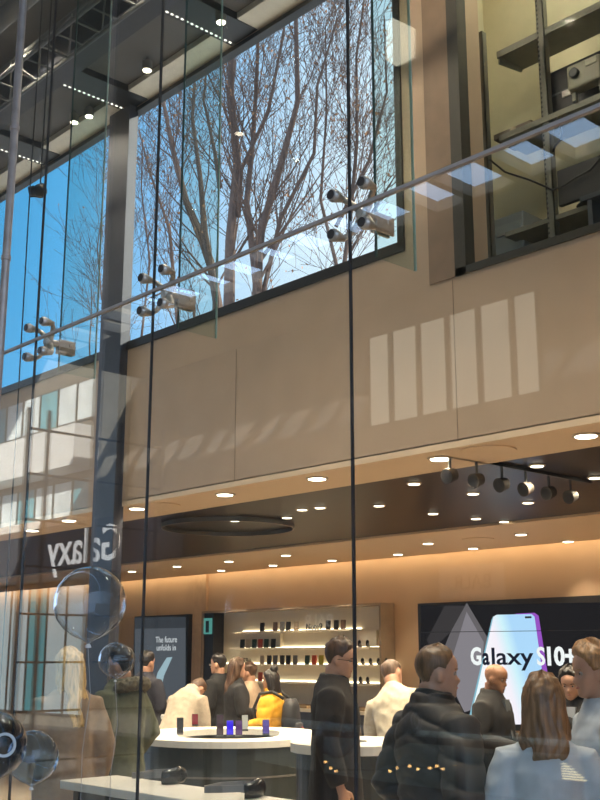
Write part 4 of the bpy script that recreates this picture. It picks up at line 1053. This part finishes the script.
# tall white block across the street, farther left
t = thing('street_building', 'sunlit white street building with ribbon windows mirrored at lower left', 'building', (-28.5, YO, -.1))
UPP = mat('white_render', (.80, .80, .78), .7, var=.04)
MB().box((-8, -.5, 0), (4.4, 0, 16)).build('wall', mat('grey_render', (.20, .19, .165), .8), t)
for z0, z1 in ((5.22, 5.55), (6.95, 8.1)):
    MB().box((-6, 0, z0), (3.0, .8, z1)).build('balcony_band', UPP, t)
PANE = mat('street_pane', (.74, .82, .84), .12, var=.25, scale=1.2)
PANE2 = mat('street_pane_teal', (.16, .42, .48), .12, var=.3, scale=1.2)
for zi, (z0, z1) in enumerate(((8.4, 9.6), (5.65, 6.75), (.3, 3.8))):
    for k in range(6):
        x = -3.4 + k * 1.05
        f = MB().box((x, 0, z0), (x + 1.0, .06, z1)).build('window', mat('street_frame', (.08, .09, .09), .4), t)
        MB().box((x + .05, .06, z0 + .05), (x + .95, .07, z1 - .05)).build('pane', (glow('shopfront_glow', (.66, .82, .86), 1.6) if (k % 3) else glow('shopfront_glow_teal', (.10, .45, .52), 1.6)) if zi == 2 else (PANE if (zi + k) % 3 else PANE2), f)  # ground floor panes given a glow to brighten their reflection
c_ = FS(71, 557, 16)
t = thing('shop_sign', 'dark canopy sign with white Galaxy lettering mirrored at lower left', 'sign', (c_.x, YO + .9, c_.z))
MB().box((-4, -.9, -.65), (5.2, 0, .75)).build('fascia', mat('sign_grey', (.10, .10, .11), .5), t)
text('lettering', 'Galaxy', 1.3, glow('sign_white', (1, 1, 1), 2.2), t, (2.1, .012, -.34), flip=True, ext=.01, bold=.006)
for px, py, lab in ((472, 590, 'dark BALR. lettering on the street wall mirrored above the video wall'), (318, 628, 'pale BALR. lettering on the street wall mirrored above the shelf wall')):
    q = FS(px, py, 16)
    t = thing('wall_sign', lab, 'sign', (q.x, YO + .003, q.z))
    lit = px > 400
    MB().box((-.75, 0, -.16), (.75, .02, .46)).build('board', glow('sign_board_glow', (.9, .85, .75), .28) if lit else mat('sign_board', (.20, .19, .17), .6), t)  # board glow added so the dark letters show in the glass
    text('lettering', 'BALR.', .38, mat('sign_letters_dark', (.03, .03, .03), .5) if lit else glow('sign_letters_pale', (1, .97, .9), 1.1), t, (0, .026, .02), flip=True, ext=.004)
# railing and low planter reflected across the lower right
hp = [FS(px, py, 7.6) for px, py in ((393, 18), (412, 27), (412, 56), (394, 65), (386, 60), (387, 22))]
hc = sum(hp, Vector()) / 6
t = thing('hexagonal_lantern', 'pale hexagonal lantern mirrored beside the top right of the picture window', 'lantern', hc)
MB().prism([p - hc for p in hp], (0, -.05, 0)).build('glowing_panel', glow('lantern_cream', (1, .95, .74), 3.2), t)
MB().prism([(p - hc) * 1.08 + Vector((0, -.05, 0)) for p in hp], (0, -.03, 0)).build('backing', BLACK, t)
MB().cyl((0, -.06, .1), (0, -.06, 9.0 - hc.z), .01, 8).build('hanger', BLACK, t)
t = thing('street_railing', 'black street handrail mirrored across the waists of the visitors', 'railing', (-6, -.6, -.1))
MB().tube([(-3.2, 0, 1.18), (4, 0, 1.18)], .028, 12).build('handrail', BLACK, t, smooth=True)
for x in (-2.9, -1.3, .3, 1.9, 3.5): MB().box((x - .03, -.03, 0), (x + .03, .03, 1.16)).build('post', BLACK, t)
t = thing('street_planter', 'long low grey green planter mirrored behind the black handrail', 'planter', (-7.2, -2.9, -.1))
mb = MB(); rr = []
for k in range(25):
    u = -4.5 + 9 * k / 24; off = .07 * u * u * .5
    rr.append([Vector((u, -off, .48)), Vector((u, -off - .5, .48)), Vector((u, -off - .5, 1.02)), Vector((u, -off, 1.02))])
mb.loft(rr).build('trough', mat('planter_teal', (.42, .52, .52), .5), t)
for u in (-4, 0, 4): MB().box((u - .1, -.07 * u * u * .5 - .4, 0), (u + .1, -.07 * u * u * .5 - .1, .48)).build('foot', BLACK, t)
for i, x in enumerate((-10.5, -7.6, -4.8)):  # lamps added to brighten the planter and its reflection
    t = thing('added_canopy_lamp', '%s added lamp from the left under the street canopy above the planter' % ORD[i], 'ceiling light', (x, -2.2, 9.0), 0, 'added canopy lamps')
    MB().disc_stack((0, 0, -.3), (0, 0, 1), [(0, .07), (.01, .08), (.28, .08), (.3, .05)], 18).build('housing', DKGREY, t)
    MB().disc_stack((0, 0, -.26), (0, 0, 1), [(-.045, .06), (-.041, .06)], 18).build('lens', LAMPDIM, t)
    L = bpy.data.lights.new('spot', 'SPOT'); L.energy = 800; L.spot_size = 1.2; L.spot_blend = .6; L.shadow_soft_size = .06; L.color = (.92, 1, .98)
    lo = bpy.data.objects.new('bulb', L); COL.objects.link(lo); lo.parent = t; lo.location = (0, 0, -.33)
t = thing('string_lights', 'string of small warm lights mirrored at the bottom near the puffer jacket', 'string lights', (-6.3, -1.6, 0))
ps = [FS(px, py, 8.0) for px, py in ((326, 762), (331, 768), (336, 771), (390, 771), (397, 768), (410, 766), (418, 769), (430, 768), (437, 766), (443, 769), (456, 766), (464, 764))]
MB().tube([p - Vector((-6.3, -1.6, -.01)) for p in ps], .003, 5).build('wire', BLACK, t)
for p in ps: MB().ball(p - Vector((-6.3, -1.6, 0)), .013, 8, 6).build('bulb', glow('fairy', (1, .55, .18), 16), t)
c0_ = FS(575, 780, 8.2)
t = thing('slat_triangle', 'added triangle of glowing cream slats, mirrored on the blue shirt back', 'lantern', (c0_.x, c0_.y, -.1))  # glowing slats made up to give the cream stripes in the glass
zz = c0_.z + .1
MB().box((-.22, -.12, 0), (.22, .0, zz - .02)).build('plinth', BLACK, t)
for k in range(7):
    x0 = -.14 + k * .0; 
    MB().box((-.11, 0, zz + k * .020), (-.11 + .23 * (1 - k / 7.5), .02, zz + k * .020 + .011)).build('glowing_slat', glow('lantern', (1, .82, .45), 6), t)
